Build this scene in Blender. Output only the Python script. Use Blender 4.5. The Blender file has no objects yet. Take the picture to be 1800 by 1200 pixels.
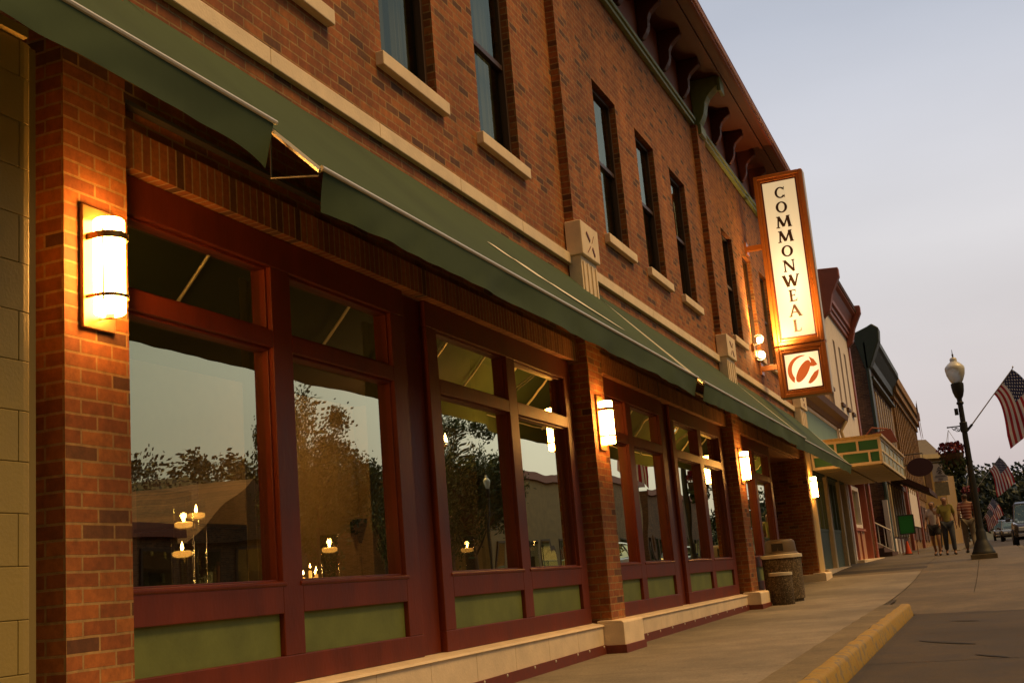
import bpy, bmesh, math, random
from mathutils import Vector, Matrix, noise
random.seed(7)
sc = bpy.context.scene
R = math.radians
# ------------------------------------------------------------------ camera
cam_d = bpy.data.cameras.new("camera"); cam = bpy.data.objects.new("camera", cam_d)
sc.collection.objects.link(cam); sc.camera = cam
cam_d.sensor_width = 36.0; cam_d.lens = 36 * 2078.1 / 1800.0
cam_d.clip_start = 0.05; cam_d.clip_end = 3000
rt = Vector((0.37356657, -0.92401484, -0.08151431))
up = Vector((-0.15612618, -0.14925486, 0.97639521))
fw = Vector((0.91437007, 0.3520221, 0.20001954))
cam.matrix_world = Matrix(((rt.x, up.x, -fw.x, 0), (rt.y, up.y, -fw.y, 0), (rt.z, up.z, -fw.z, 0), (0, 0, 0, 1)))
# ------------------------------------------------------------------ world and sun
SUN_EL, SUN_ROT = R(1.5), R(207)          # the sun has just gone down beyond the street, behind the camera
w = bpy.data.worlds.new("World"); sc.world = w; w.use_nodes = True
nt = w.node_tree; nt.nodes.clear()
def wn(kind, **k):
    n_ = nt.nodes.new(kind)
    for a_, b_ in k.items(): setattr(n_, a_, b_)
    return n_
wo = wn('ShaderNodeOutputWorld'); bg = wn('ShaderNodeBackground')
sky = wn('ShaderNodeTexSky'); sky.sky_type = 'NISHITA'; sky.sun_disc = False
sky.sun_elevation = SUN_EL; sky.sun_rotation = SUN_ROT; sky.air_density = 1.2; sky.dust_density = 2.5
SKY_STRENGTH = 0.15
tc = wn('ShaderNodeTexCoord'); sep = wn('ShaderNodeSeparateXYZ'); nt.links.new(tc.outputs['Generated'], sep.inputs[0])
# high thin cloud: lilac away from the sunset ...
rampz = wn('ShaderNodeValToRGB'); cr = rampz.color_ramp
cr.elements[0].position = 0.0; cr.elements[0].color = (3.8, 3.1, 3.0, 1)
cr.elements[1].position = 0.75; cr.elements[1].color = (2.2, 2.5, 3.2, 1)
for p_, c_ in ((.10, (4.8, 4.3, 4.25)), (.24, (5.35, 5.2, 5.35)), (.42, (3.85, 4.1, 4.75))):
    e = cr.elements.new(p_); e.color = (*c_, 1)
nt.links.new(sep.outputs['Z'], rampz.inputs[0])
# ... and warm yellow on the sunset side across the street
dotn = wn('ShaderNodeVectorMath', operation='DOT_PRODUCT'); dotn.inputs[1].default_value = (-0.35, -0.92, 0.0); nt.links.new(tc.outputs['Generated'], dotn.inputs[0])
mr_ = wn('ShaderNodeMapRange', interpolation_type='SMOOTHSTEP'); mr_.inputs[1].default_value = -0.25; mr_.inputs[2].default_value = 0.95; nt.links.new(dotn.outputs['Value'], mr_.inputs[0])
warm = wn('ShaderNodeMixRGB'); warm.inputs[1].default_value = (1, 1, 1, 1); warm.inputs[2].default_value = (.46, .46, .29, 1); nt.links.new(mr_.outputs[0], warm.inputs[0])
mul = wn('ShaderNodeMixRGB', blend_type='MULTIPLY'); mul.inputs[0].default_value = 1; cn = wn('ShaderNodeTexNoise'); cn.inputs['Scale'].default_value = 2.2; cn.inputs['Detail'].default_value = 5; cm_ = wn('ShaderNodeMapping'); cm_.inputs['Scale'].default_value = (1, 1, 3.5); nt.links.new(tc.outputs['Generated'], cm_.inputs[0]); nt.links.new(cm_.outputs[0], cn.inputs[0])
cr_ = wn('ShaderNodeMapRange'); cr_.inputs[1].default_value = .3; cr_.inputs[2].default_value = .7; cr_.inputs[3].default_value = .94; cr_.inputs[4].default_value = 1.05; nt.links.new(cn.outputs[0], cr_.inputs[0])
cs_ = wn('ShaderNodeVectorMath', operation='SCALE'); nt.links.new(rampz.outputs[0], cs_.inputs[0]); nt.links.new(cr_.outputs[0], cs_.inputs['Scale']); nt.links.new(cs_.outputs[0], mul.inputs[1]); nt.links.new(warm.outputs[0], mul.inputs[2])
# the sky behind the camera, up the street, is already dark
dotx = wn('ShaderNodeVectorMath', operation='DOT_PRODUCT'); dotx.inputs[1].default_value = (-1.0, 0.15, 0.0); nt.links.new(tc.outputs['Generated'], dotx.inputs[0])
mrx = wn('ShaderNodeMapRange', interpolation_type='SMOOTHSTEP'); mrx.inputs[1].default_value = -0.1; mrx.inputs[2].default_value = 0.75; mrx.inputs[3].default_value = 1.0; mrx.inputs[4].default_value = 0.25; nt.links.new(dotx.outputs['Value'], mrx.inputs[0])
mulx = wn('ShaderNodeVectorMath', operation='SCALE'); nt.links.new(mul.outputs[0], mulx.inputs[0]); nt.links.new(mrx.outputs[0], mulx.inputs['Scale'])
mixc = wn('ShaderNodeMixRGB'); mixc.inputs[0].default_value = 0.9
nt.links.new(sky.outputs[0], mixc.inputs[1]); nt.links.new(mulx.outputs[0], mixc.inputs[2])
nt.links.new(mixc.outputs[0], bg.inputs[0]); nt.links.new(bg.outputs[0], wo.inputs[0])
bg.inputs[1].default_value = SKY_STRENGTH
sund = bpy.data.lights.new("sun", 'SUN'); sun = bpy.data.objects.new("sun", sund); sc.collection.objects.link(sun)
sund.energy = 3.0; sund.angle = R(32); sund.color = (1.0, 0.57, 0.17)
sun_dir = Vector((0.05 * math.cos(R(61)), -0.99 * math.cos(R(61)), math.sin(R(61))))
sun.rotation_euler = sun_dir.to_track_quat('Z', 'Y').to_euler()
sc.view_settings.view_transform = 'Standard'; sc.view_settings.look = 'None'
sc.view_settings.exposure = 0.0; sc.view_settings.gamma = 1.0
sc.render.engine = 'CYCLES'
sc.cycles.use_denoising = True
sc.cycles.max_bounces = 8; sc.cycles.transparent_max_bounces = 16
sc.cycles.sample_clamp_indirect = 4.0
sc.cycles.caustics_reflective = False; sc.cycles.caustics_refractive = False

# ------------------------------------------------------------------ materials
def mat(name, col, rough=0.6, metal=0.0, noise_amt=0.0, nscale=6.0, bump=0.0, bscale=40.0, spec=0.5, emit=None, estr=0.0, stretch=None, col2=None):
    m = bpy.data.materials.new(name); m.use_nodes = True
    n = m.node_tree.nodes; l = m.node_tree.links; b = n['Principled BSDF']
    b.inputs['Base Color'].default_value = (*col, 1); b.inputs['Roughness'].default_value = rough
    b.inputs['Metallic'].default_value = metal; b.inputs['Specular IOR Level'].default_value = spec
    if emit: b.inputs['Emission Color'].default_value = (*emit, 1); b.inputs['Emission Strength'].default_value = estr
    if noise_amt or bump:
        g = n.new('ShaderNodeNewGeometry'); mp = n.new('ShaderNodeMapping'); l.new(g.outputs['Position'], mp.inputs[0])
        if stretch: mp.inputs['Scale'].default_value = stretch
    if noise_amt:
        t = n.new('ShaderNodeTexNoise'); t.inputs['Scale'].default_value = nscale; t.inputs['Detail'].default_value = 8; t.inputs['Roughness'].default_value = 0.65
        l.new(mp.outputs[0], t.inputs[0])
        r = n.new('ShaderNodeValToRGB'); r.color_ramp.elements[0].position = 0.3; r.color_ramp.elements[1].position = 0.72
        k = 1 - noise_amt; k2 = 1 + noise_amt * 0.6
        r.color_ramp.elements[0].color = (col[0] * k, col[1] * k, col[2] * k, 1)
        c2 = col2 or (col[0] * k2, col[1] * k2, col[2] * k2)
        r.color_ramp.elements[1].color = (*c2, 1)
        l.new(t.outputs[0], r.inputs[0]); l.new(r.outputs[0], b.inputs['Base Color'])
        rr = n.new('ShaderNodeMapRange'); rr.inputs[3].default_value = max(0.05, rough - 0.1); rr.inputs[4].default_value = min(1, rough + 0.12)
        l.new(t.outputs[0], rr.inputs[0]); l.new(rr.outputs[0], b.inputs['Roughness'])
    if bump:
        t2 = n.new('ShaderNodeTexNoise'); t2.inputs['Scale'].default_value = bscale; t2.inputs['Detail'].default_value = 5
        l.new(mp.outputs[0], t2.inputs[0])
        bp = n.new('ShaderNodeBump'); bp.inputs['Strength'].default_value = bump; bp.inputs['Distance'].default_value = 0.01
        l.new(t2.outputs[0], bp.inputs['Height']); l.new(bp.outputs[0], b.inputs['Normal'])
    return m

def brick_mat(name, stops, mortar, bw=0.2032, rh=0.0677, ms=0.0125, bump=0.8, rough=0.85, grime=0.35):
    m = bpy.data.materials.new(name); m.use_nodes = True
    n = m.node_tree.nodes; l = m.node_tree.links; b = n['Principled BSDF']
    g = n.new('ShaderNodeNewGeometry')
    sp = n.new('ShaderNodeSeparateXYZ'); l.new(g.outputs['Position'], sp.inputs[0])
    sn = n.new('ShaderNodeSeparateXYZ'); l.new(g.outputs['True Normal'], sn.inputs[0])
    ab = n.new('ShaderNodeMath'); ab.operation = 'ABSOLUTE'; l.new(sn.outputs['X'], ab.inputs[0])
    gt = n.new('ShaderNodeMath'); gt.operation = 'GREATER_THAN'; gt.inputs[1].default_value = 0.6; l.new(ab.outputs[0], gt.inputs[0])
    offy = n.new('ShaderNodeMath'); offy.operation = 'ADD'; offy.inputs[1].default_value = 0.05; l.new(sp.outputs['Y'], offy.inputs[0])
    mx = n.new('ShaderNodeMix'); mx.data_type = 'FLOAT'
    l.new(gt.outputs[0], mx.inputs[0]); l.new(sp.outputs['X'], mx.inputs[2]); l.new(offy.outputs[0], mx.inputs[3])
    # a little unevenness in the laying
    wn = n.new('ShaderNodeTexNoise'); wn.inputs['Scale'].default_value = 5.0; wn.inputs['Detail'].default_value = 2; l.new(g.outputs['Position'], wn.inputs[0])
    wm = n.new('ShaderNodeMath'); wm.operation = 'MULTIPLY_ADD'; wm.inputs[1].default_value = 0.008; l.new(wn.outputs[0], wm.inputs[0]); l.new(sp.outputs['Z'], wm.inputs[2])
    cb = n.new('ShaderNodeCombineXYZ'); l.new(mx.outputs[0], cb.inputs[0]); l.new(wm.outputs[0], cb.inputs[1])
    br = n.new('ShaderNodeTexBrick'); l.new(cb.outputs[0], br.inputs[0])
    br.inputs['Scale'].default_value = 1.0; br.inputs['Brick Width'].default_value = bw; br.inputs['Row Height'].default_value = rh
    br.inputs['Mortar Size'].default_value = ms * 0.5; br.inputs['Mortar Smooth'].default_value = 0.15
    br.inputs['Color1'].default_value = (0, 0, 0, 1); br.inputs['Color2'].default_value = (1, 1, 1, 1); br.inputs['Mortar'].default_value = (0.5, 0.5, 0.5, 1)
    ra = n.new('ShaderNodeValToRGB'); ra.color_ramp.interpolation = 'CONSTANT' if len(stops) > 3 else 'LINEAR'
    while len(ra.color_ramp.elements) < len(stops): ra.color_ramp.elements.new(0.5)
    for el, (p, c) in zip(ra.color_ramp.elements, stops): el.position = p; el.color = (*c, 1)
    l.new(br.outputs['Color'], ra.inputs[0])
    # speckle and stains
    t = n.new('ShaderNodeTexNoise'); t.inputs['Scale'].default_value = 22; t.inputs['Detail'].default_value = 8; t.inputs['Roughness'].default_value = 0.7
    l.new(g.outputs['Position'], t.inputs[0])
    m1 = n.new('ShaderNodeMapRange'); m1.inputs[1].default_value = 0.3; m1.inputs[2].default_value = 0.7; m1.inputs[3].default_value = 1 - grime; m1.inputs[4].default_value = 1 + grime * 0.6
    l.new(t.outputs[0], m1.inputs[0])
    t3 = n.new('ShaderNodeTexNoise'); t3.inputs['Scale'].default_value = 0.9; t3.inputs['Detail'].default_value = 6; l.new(g.outputs['Position'], t3.inputs[0])
    m3 = n.new('ShaderNodeMapRange'); m3.inputs[1].default_value = 0.3; m3.inputs[2].default_value = 0.7; m3.inputs[3].default_value = 0.82; m3.inputs[4].default_value = 1.15
    l.new(t3.outputs[0], m3.inputs[0])
    mpS = n.new('ShaderNodeMapping'); mpS.inputs['Scale'].default_value = (2.2, 2.2, .28); l.new(g.outputs['Position'], mpS.inputs[0])
    tS = n.new('ShaderNodeTexNoise'); tS.inputs['Scale'].default_value = 1.6; tS.inputs['Detail'].default_value = 7; tS.inputs['Roughness'].default_value = .6; l.new(mpS.outputs[0], tS.inputs[0])
    mS = n.new('ShaderNodeMapRange'); mS.inputs[1].default_value = .32; mS.inputs[2].default_value = .62; mS.inputs[3].default_value = .72; mS.inputs[4].default_value = 1.08; l.new(tS.outputs[0], mS.inputs[0])
    m0 = n.new('ShaderNodeMath'); m0.operation = 'MULTIPLY'; l.new(m1.outputs[0], m0.inputs[0]); l.new(mS.outputs[0], m0.inputs[1])
    mm = n.new('ShaderNodeMath'); mm.operation = 'MULTIPLY'; l.new(m0.outputs[0], mm.inputs[0]); l.new(m3.outputs[0], mm.inputs[1])
    cm = n.new('ShaderNodeMixRGB'); l.new(br.outputs['Fac'], cm.inputs[0]); l.new(ra.outputs[0], cm.inputs[1]); cm.inputs[2].default_value = (*mortar, 1)
    vm = n.new('ShaderNodeVectorMath'); vm.operation = 'SCALE'; l.new(cm.outputs[0], vm.inputs[0]); l.new(mm.outputs[0], vm.inputs['Scale'])
    l.new(vm.outputs[0], b.inputs['Base Color']); b.inputs['Roughness'].default_value = rough
    inv = n.new('ShaderNodeMath'); inv.operation = 'SUBTRACT'; inv.inputs[0].default_value = 1; l.new(br.outputs['Fac'], inv.inputs[1])
    ad = n.new('ShaderNodeMath'); ad.operation = 'MULTIPLY_ADD'; ad.inputs[1].default_value = 0.25; l.new(t.outputs[0], ad.inputs[0]); l.new(inv.outputs[0], ad.inputs[2])
    bp = n.new('ShaderNodeBump'); bp.inputs['Strength'].default_value = bump; bp.inputs['Distance'].default_value = 0.008
    l.new(ad.outputs[0], bp.inputs['Height']); l.new(bp.outputs[0], b.inputs['Normal'])
    return m

ORANGE = [(0.0, (.11, .04, .015)), (0.05, (.30, .088, .018)), (0.3, (.36, .112, .022)), (0.5, (.26, .074, .016)), (0.68, (.39, .128, .026)), (0.84, (.32, .095, .02)), (0.955, (.16, .06, .02))]
M = {}
M['brick'] = brick_mat('orange_brick', ORANGE, (.37, .215, .08))
M['soldier'] = brick_mat('soldier_brick', ORANGE, (.32, .22, .14), bw=0.0677 * 200, rh=0.2)
M['stone'] = mat('limestone', (.84, .68, .50), 0.75, noise_amt=0.16, nscale=4, bump=0.25, bscale=60)
M['redwood'] = mat('dark_red_paint', (.17, .026, .006), 0.5, noise_amt=0.32, nscale=5, stretch=(1, 1, .4), bump=0.15, bscale=45, spec=.35)
M['redboard'] = mat('red_brown_board', (.17, .032, .018), 0.6, noise_amt=0.3, nscale=14)
M['green_panel'] = mat('sage_green_paint', (.20, .235, .065), 0.65, noise_amt=0.25, nscale=3, spec=.3, bump=0.12, bscale=50)
M['green_trim'] = mat('olive_trim_paint', (.20, .24, .085), 0.5, noise_amt=0.2, nscale=8)
M['steel'] = mat('painted_steel', (.04, .035, .03), 0.5)
M['alu'] = mat('pale_aluminium', (.72, .68, .58), 0.35, metal=0.35)
M['dark'] = mat('dark_void', (.015, .012, .01), 0.9)

def glass_mat(name, boost=1.0, tint=(.96, 1.0, .70), wob=0.0):
    m = bpy.data.materials.new(name); m.use_nodes = True
    n = m.node_tree.nodes; l = m.node_tree.links; n.clear()
    o = n.new('ShaderNodeOutputMaterial'); mx = n.new('ShaderNodeMixShader'); tr = n.new('ShaderNodeBsdfTransparent'); gl = n.new('ShaderNodeBsdfGlossy')
    gl.inputs['Roughness'].default_value = 0.0; gl.inputs['Color'].default_value = (*tint, 1)
    tr.inputs['Color'].default_value = (.86, .88, .80, 1)
    lw_ = n.new('ShaderNodeLayerWeight'); pw_ = n.new('ShaderNodeMath'); pw_.operation = 'POWER'; pw_.inputs[1].default_value = 5; l.new(lw_.outputs['Facing'], pw_.inputs[0])
    lw_.inputs[0].default_value = 0.5; fr = n.new('ShaderNodeMath'); fr.operation = 'MULTIPLY_ADD'; fr.inputs[1].default_value = .96; fr.inputs[2].default_value = .04; l.new(pw_.outputs[0], fr.inputs[0])
    mu = n.new('ShaderNodeMath'); mu.operation = 'MULTIPLY_ADD'; mu.inputs[1].default_value = 5.2 * boost; mu.inputs[2].default_value = 0.22 * boost; mu.use_clamp = True
    l.new(fr.outputs[0], mu.inputs[0]); l.new(mu.outputs[0], mx.inputs[0]); l.new(tr.outputs[0], mx.inputs[1]); l.new(gl.outputs[0], mx.inputs[2])
    if wob:
        g = n.new('ShaderNodeNewGeometry'); t = n.new('ShaderNodeTexNoise'); t.inputs['Scale'].default_value = 1.3; t.inputs['Detail'].default_value = 1
        l.new(g.outputs['Position'], t.inputs[0]); bp = n.new('ShaderNodeBump'); bp.inputs['Strength'].default_value = wob; bp.inputs['Distance'].default_value = 0.02
        l.new(t.outputs[0], bp.inputs['Height']); l.new(bp.outputs[0], gl.inputs['Normal'])
    l.new(mx.outputs[0], o.inputs[0]); return m
M['glass'] = glass_mat('window_glass', 1.0, wob=0.12)
M['upglass'] = glass_mat('upper_window_glass', 0.16, (.8, .9, .72), wob=0.15)
M['vase'] = glass_mat('vase_glass', 0.45, (1, .95, .85))

# ------------------------------------------------------------------ mesh helper
class MB:
    def __init__(s): s.v = []; s.f = []; s.uv = {}
    def add(s, vs, fs):
        o = len(s.v); s.v += [Vector(p) for p in vs]; s.f += [tuple(i + o for i in f) for f in fs]; return s
    def quad(s, a, b, c, d): return s.add([a, b, c, d], [(0, 1, 2, 3)])
    def box(s, x0, x1, y0, y1, z0, z1):
        if x0 > x1: x0, x1 = x1, x0
        if y0 > y1: y0, y1 = y1, y0
        if z0 > z1: z0, z1 = z1, z0
        return s.add([(x0, y0, z0), (x1, y0, z0), (x1, y1, z0), (x0, y1, z0), (x0, y0, z1), (x1, y0, z1), (x1, y1, z1), (x0, y1, z1)],
                     [(0, 3, 2, 1), (4, 5, 6, 7), (0, 1, 5, 4), (1, 2, 6, 5), (2, 3, 7, 6), (3, 0, 4, 7)])
    def prism(s, pts, axis, a, b):
        """pts 2D polygon extruded along axis from a to b. axis 0: pts=(y,z); 1: pts=(x,z); 2: pts=(x,y)"""
        def mk(p, t): return (t, p[0], p[1]) if axis == 0 else ((p[0], t, p[1]) if axis == 1 else (p[0], p[1], t))
        n = len(pts); vs = [mk(p, a) for p in pts] + [mk(p, b) for p in pts]
        fs = [tuple(range(n - 1, -1, -1)), tuple(range(n, 2 * n))] + [(i, (i + 1) % n, n + (i + 1) % n, n + i) for i in range(n)]
        return s.add(vs, fs)
    def tube(s, path, r, n=8, caps=True):
        path = [Vector(p) for p in path]; rs = r if isinstance(r, (list, tuple)) else [r] * len(path)
        rings = []
        ref = None
        for i, p in enumerate(path):
            d = (path[min(i + 1, len(path) - 1)] - path[max(i - 1, 0)]).normalized()
            if ref is None:
                ref = Vector((0, 0, 1)) if abs(d.z) < .9 else Vector((1, 0, 0))
            a = d.cross(ref).normalized(); b = a.cross(d).normalized(); ref = b
            rings.append([p + (a * math.cos(2 * math.pi * k / n) + b * math.sin(2 * math.pi * k / n)) * rs[i] for k in range(n)])
        vs = [q for rg in rings for q in rg]; fs = []
        for i in range(len(path) - 1):
            for k in range(n): fs.append((i * n + k, i * n + (k + 1) % n, (i + 1) * n + (k + 1) % n, (i + 1) * n + k))
        if caps: fs += [tuple(range(n - 1, -1, -1)), tuple(range((len(path) - 1) * n, len(path) * n))]
        return s.add(vs, fs)
    def lathe(s, prof, c=(0, 0, 0), n=24, caps=True):
        """prof list of (r,z) bottom to top"""
        vs = []; fs = []
        for r, z in prof:
            for k in range(n):
                a = 2 * math.pi * k / n; vs.append((c[0] + r * math.cos(a), c[1] + r * math.sin(a), c[2] + z))
        for i in range(len(prof) - 1):
            for k in range(n): fs.append((i * n + k, i * n + (k + 1) % n, (i + 1) * n + (k + 1) % n, (i + 1) * n + k))
        if caps: fs += [tuple(range(n - 1, -1, -1)), tuple(range((len(prof) - 1) * n, len(prof) * n))]
        return s.add(vs, fs)
    def build(s, name, m, parent=None, smooth=False, bevel=0.0, world=None):
        o0 = origin(parent) if parent else Vector((0, 0, 0))
        me = bpy.data.meshes.new(name); me.from_pydata([v - o0 for v in s.v], [], s.f); me.update()
        if s.uv:
            ul = me.uv_layers.new(name='UVMap')
            for p in me.polygons:
                for li in p.loop_indices: ul.data[li].uv = s.uv[me.loops[li].vertex_index]
        bm = bmesh.new(); bm.from_mesh(me)
        if not s.uv: bmesh.ops.recalc_face_normals(bm, faces=bm.faces)
        bm.to_mesh(me); bm.free()
        o = bpy.data.objects.new(name, me); sc.collection.objects.link(o)
        me.materials.append(m)
        if smooth:
            for p in me.polygons: p.use_smooth = True
            me.set_sharp_from_angle(angle=R(40))
        if bevel:
            b = o.modifiers.new('bevel', 'BEVEL'); b.width = bevel; b.segments = 2; b.limit_method = 'ANGLE'; b.harden_normals = False
        if parent: o.parent = parent
        return o
def origin(p):
    v = Vector((0, 0, 0))
    while p is not None: v += p.location; p = p.parent
    return v
def thing(name, label, cat, loc=(0, 0, 0), group=None):
    o = bpy.data.objects.new(name, None); sc.collection.objects.link(o); o.location = loc; o.empty_display_size = 0.2
    o['label'] = label; o['category'] = cat
    if group: o['group'] = group
    return o
def tag(o, label, cat, group=None, kind=None):
    o['label'] = label; o['category'] = cat
    if group: o['group'] = group
    if kind: o['kind'] = kind
    return o
def struct(name, mb, m, **k):
    o = mb.build(name, m, **k); o['kind'] = 'structure'; return o
def dup(root, loc, label, group=None, parent=None):
    r = root.copy(); sc.collection.objects.link(r)
    if parent is None:
        r.location = loc; r['label'] = label
        if group: r['group'] = group
    for ch in list(root.children):
        _dupc(ch, r)
    return r
def _dupc(ch, par):
    c = ch.copy(); sc.collection.objects.link(c); c.parent = par
    for g in list(ch.children): _dupc(g, c)

def wall_holes(mb, x0, x1, z0, z1, y, holes, depth=0.12):
    """wall facing -Y with rectangular holes (hx0,hx1,hz0,hz1); reveals go back by depth"""
    xs = sorted(set([x0, x1] + [h[0] for h in holes] + [h[1] for h in holes])); zs = sorted(set([z0, z1] + [h[2] for h in holes] + [h[3] for h in holes]))
    for i in range(len(xs) - 1):
        for j in range(len(zs) - 1):
            cx = (xs[i] + xs[i + 1]) / 2; cz = (zs[j] + zs[j + 1]) / 2
            if any(h[0] < cx < h[1] and h[2] < cz < h[3] for h in holes): continue
            mb.quad((xs[i], y, zs[j]), (xs[i + 1], y, zs[j]), (xs[i + 1], y, zs[j + 1]), (xs[i], y, zs[j + 1]))
    for a, b, c, d in holes:
        mb.quad((a, y, c), (a, y + depth, c), (a, y + depth, d), (a, y, d)); mb.quad((b, y, c), (b, y + depth, c), (b, y + depth, d), (b, y, d))
        mb.quad((a, y, d), (a, y + depth, d), (b, y + depth, d), (b, y, d)); mb.quad((a, y, c), (a, y + depth, c), (b, y + depth, c), (b, y, c))

GP = [(-60, -.9), (0, -.80), (8, -.765), (11.5, -.735), (19, -.69), (23, -.62), (26, -.52), (29, -.36), (34.5, -.24), (42, -.17), (52, -.07), (64, .02), (85, .2), (140, .5), (400, 1.5)]
def gz(x):
    for (a, za), (b, zb) in zip(GP, GP[1:]):
        if x <= b: return za + (zb - za) * (x - a) / (b - a)
    return GP[-1][1]
def strip(mb, xs, y0, y1, dz0=0.0, dz1=0.0):
    for a, b in zip(xs, xs[1:]):
        mb.quad((a, y0, gz(a) + dz0), (b, y0, gz(b) + dz0), (b, y1, gz(b) + dz1), (a, y1, gz(a) + dz1))

# ================================================================== THE SETTING
def concrete_mat(name, c, joints=None, rough=.85, dark=.25):
    m = mat(name, c, rough, noise_amt=dark, nscale=3.2, bump=0.35, bscale=90)
    n = m.node_tree.nodes; l = m.node_tree.links; b = n['Principled BSDF']
    g = n.new('ShaderNodeNewGeometry'); t = n.new('ShaderNodeTexNoise'); t.inputs['Scale'].default_value = 48; t.inputs['Detail'].default_value = 3; l.new(g.outputs['Position'], t.inputs[0])
    t2 = n.new('ShaderNodeTexNoise'); t2.inputs['Scale'].default_value = 0.7; t2.inputs['Detail'].default_value = 5; l.new(g.outputs['Position'], t2.inputs[0])
    src = b.inputs['Base Color'].links[0].from_socket
    mr = n.new('ShaderNodeMapRange'); mr.inputs[1].default_value = .35; mr.inputs[2].default_value = .65; mr.inputs[3].default_value = .84; mr.inputs[4].default_value = 1.12; l.new(t.outputs[0], mr.inputs[0])
    mr2 = n.new('ShaderNodeMapRange'); mr2.inputs[1].default_value = .35; mr2.inputs[2].default_value = .65; mr2.inputs[3].default_value = .7; mr2.inputs[4].default_value = 1.14; l.new(t2.outputs[0], mr2.inputs[0])
    mu = n.new('ShaderNodeMath'); mu.operation = 'MULTIPLY'; l.new(mr.outputs[0], mu.inputs[0]); l.new(mr2.outputs[0], mu.inputs[1])
    vo = n.new('ShaderNodeTexVoronoi'); vo.inputs['Scale'].default_value = 3.1; l.new(g.outputs['Position'], vo.inputs[0])
    gm = n.new('ShaderNodeMapRange'); gm.inputs[1].default_value = .055; gm.inputs[2].default_value = .085; gm.inputs[3].default_value = .55; gm.inputs[4].default_value = 1.0; l.new(vo.outputs['Distance'], gm.inputs[0])
    mu2 = n.new('ShaderNodeMath'); mu2.operation = 'MULTIPLY'; l.new(mu.outputs[0], mu2.inputs[0]); l.new(gm.outputs[0], mu2.inputs[1])
    vs = n.new('ShaderNodeVectorMath'); vs.operation = 'SCALE'; l.new(src, vs.inputs[0]); l.new(mu2.outputs[0], vs.inputs['Scale']); l.new(vs.outputs[0], b.inputs['Base Color'])
    return m
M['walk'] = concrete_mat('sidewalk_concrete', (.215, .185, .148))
M['walk2'] = concrete_mat('dark_sidewalk_concrete', (.125, .098, .065), dark=.35)
M['kerb'] = concrete_mat('kerb_concrete', (.16, .125, .07), dark=.35)
M['asphalt'] = concrete_mat('asphalt', (.045, .034, .024), dark=.4)
M['pavement'] = concrete_mat('street_concrete', (.048, .034, .018), dark=.4)
M['land'] = mat('rough_land', (.07, .07, .04), .95, noise_amt=.4, nscale=.3)

def yellow_paint():
    m = bpy.data.materials.new('worn_yellow_paint'); m.use_nodes = True; n = m.node_tree.nodes; l = m.node_tree.links; b = n['Principled BSDF']
    g = n.new('ShaderNodeNewGeometry'); t = n.new('ShaderNodeTexNoise'); t.inputs['Scale'].default_value = 9; t.inputs['Detail'].default_value = 9; t.inputs['Roughness'].default_value = .75; l.new(g.outputs['Position'], t.inputs[0])
    r = n.new('ShaderNodeValToRGB'); r.color_ramp.elements[0].position = .435; r.color_ramp.elements[0].color = (.16, .12, .06, 1); r.color_ramp.elements[1].position = .485; r.color_ramp.elements[1].color = (.31, .195, .006, 1)
    e = r.color_ramp.elements.new(.66); e.color = (.24, .125, .01, 1)
    l.new(t.outputs[0], r.inputs[0]); l.new(r.outputs[0], b.inputs['Base Color']); b.inputs['Roughness'].default_value = .75
    bp = n.new('ShaderNodeBump'); bp.inputs['Strength'].default_value = .5; bp.inputs['Distance'].default_value = .01; l.new(t.outputs[0], bp.inputs['Height']); l.new(bp.outputs[0], b.inputs['Normal'])
    return m
M['yellow'] = yellow_paint()

# land to the horizon
mb = MB()
xs = [-600, -60, 0, 8, 11.5, 19, 23, 26, 29, 34.5, 42, 52, 64, 85, 140, 400, 1500]
strip(mb, xs, -900, 900, -0.32, -0.32); struct('ground', mb, M['land'])
# street: from the kerb to the far pavement
SX = [-60, 0, 4, 8, 11.5, 14, 16.9]
mb = MB(); strip(mb, SX + [19, 23, 26, 29, 34.5, 42, 52, 64, 85, 140, 400], -12.0, 1.12, -.15, -.125); struct('street', mb, M['asphalt'])
# concrete apron in front of the kerb (parking strip) with joints as separate slabs
mb = MB()
a = -8.0
while a < 16.9:
    b_ = min(a + 3.03, 16.9)
    strip(mb, [a + .008, b_ - .008], -1.6, 1.10, -.128, -.121)
    a += 3.03
struct('parking_strip', mb, M['pavement'])
# pavement along the buildings: slabs with open joints over a darker bed
mb = MB(); strip(mb, xs[1:15], 1.5, 3.9, -.022, -.012); struct('pavement_bed', mb, M['asphalt'])
mb = MB(); mbf = MB(); a = -9.0; k = 0
while a < 130:
    L = 1.52 if a < 60 else 6
    L = L * (2 if a < 60 else 1)
    y0 = 1.56
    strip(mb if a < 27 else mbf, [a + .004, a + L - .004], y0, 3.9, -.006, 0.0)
    a += L
struct('pavement', mb, M['walk'])
struct('far_end_pavement', mbf, M['walk2'])  # far stretch of the pavement, in a darker concrete
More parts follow.
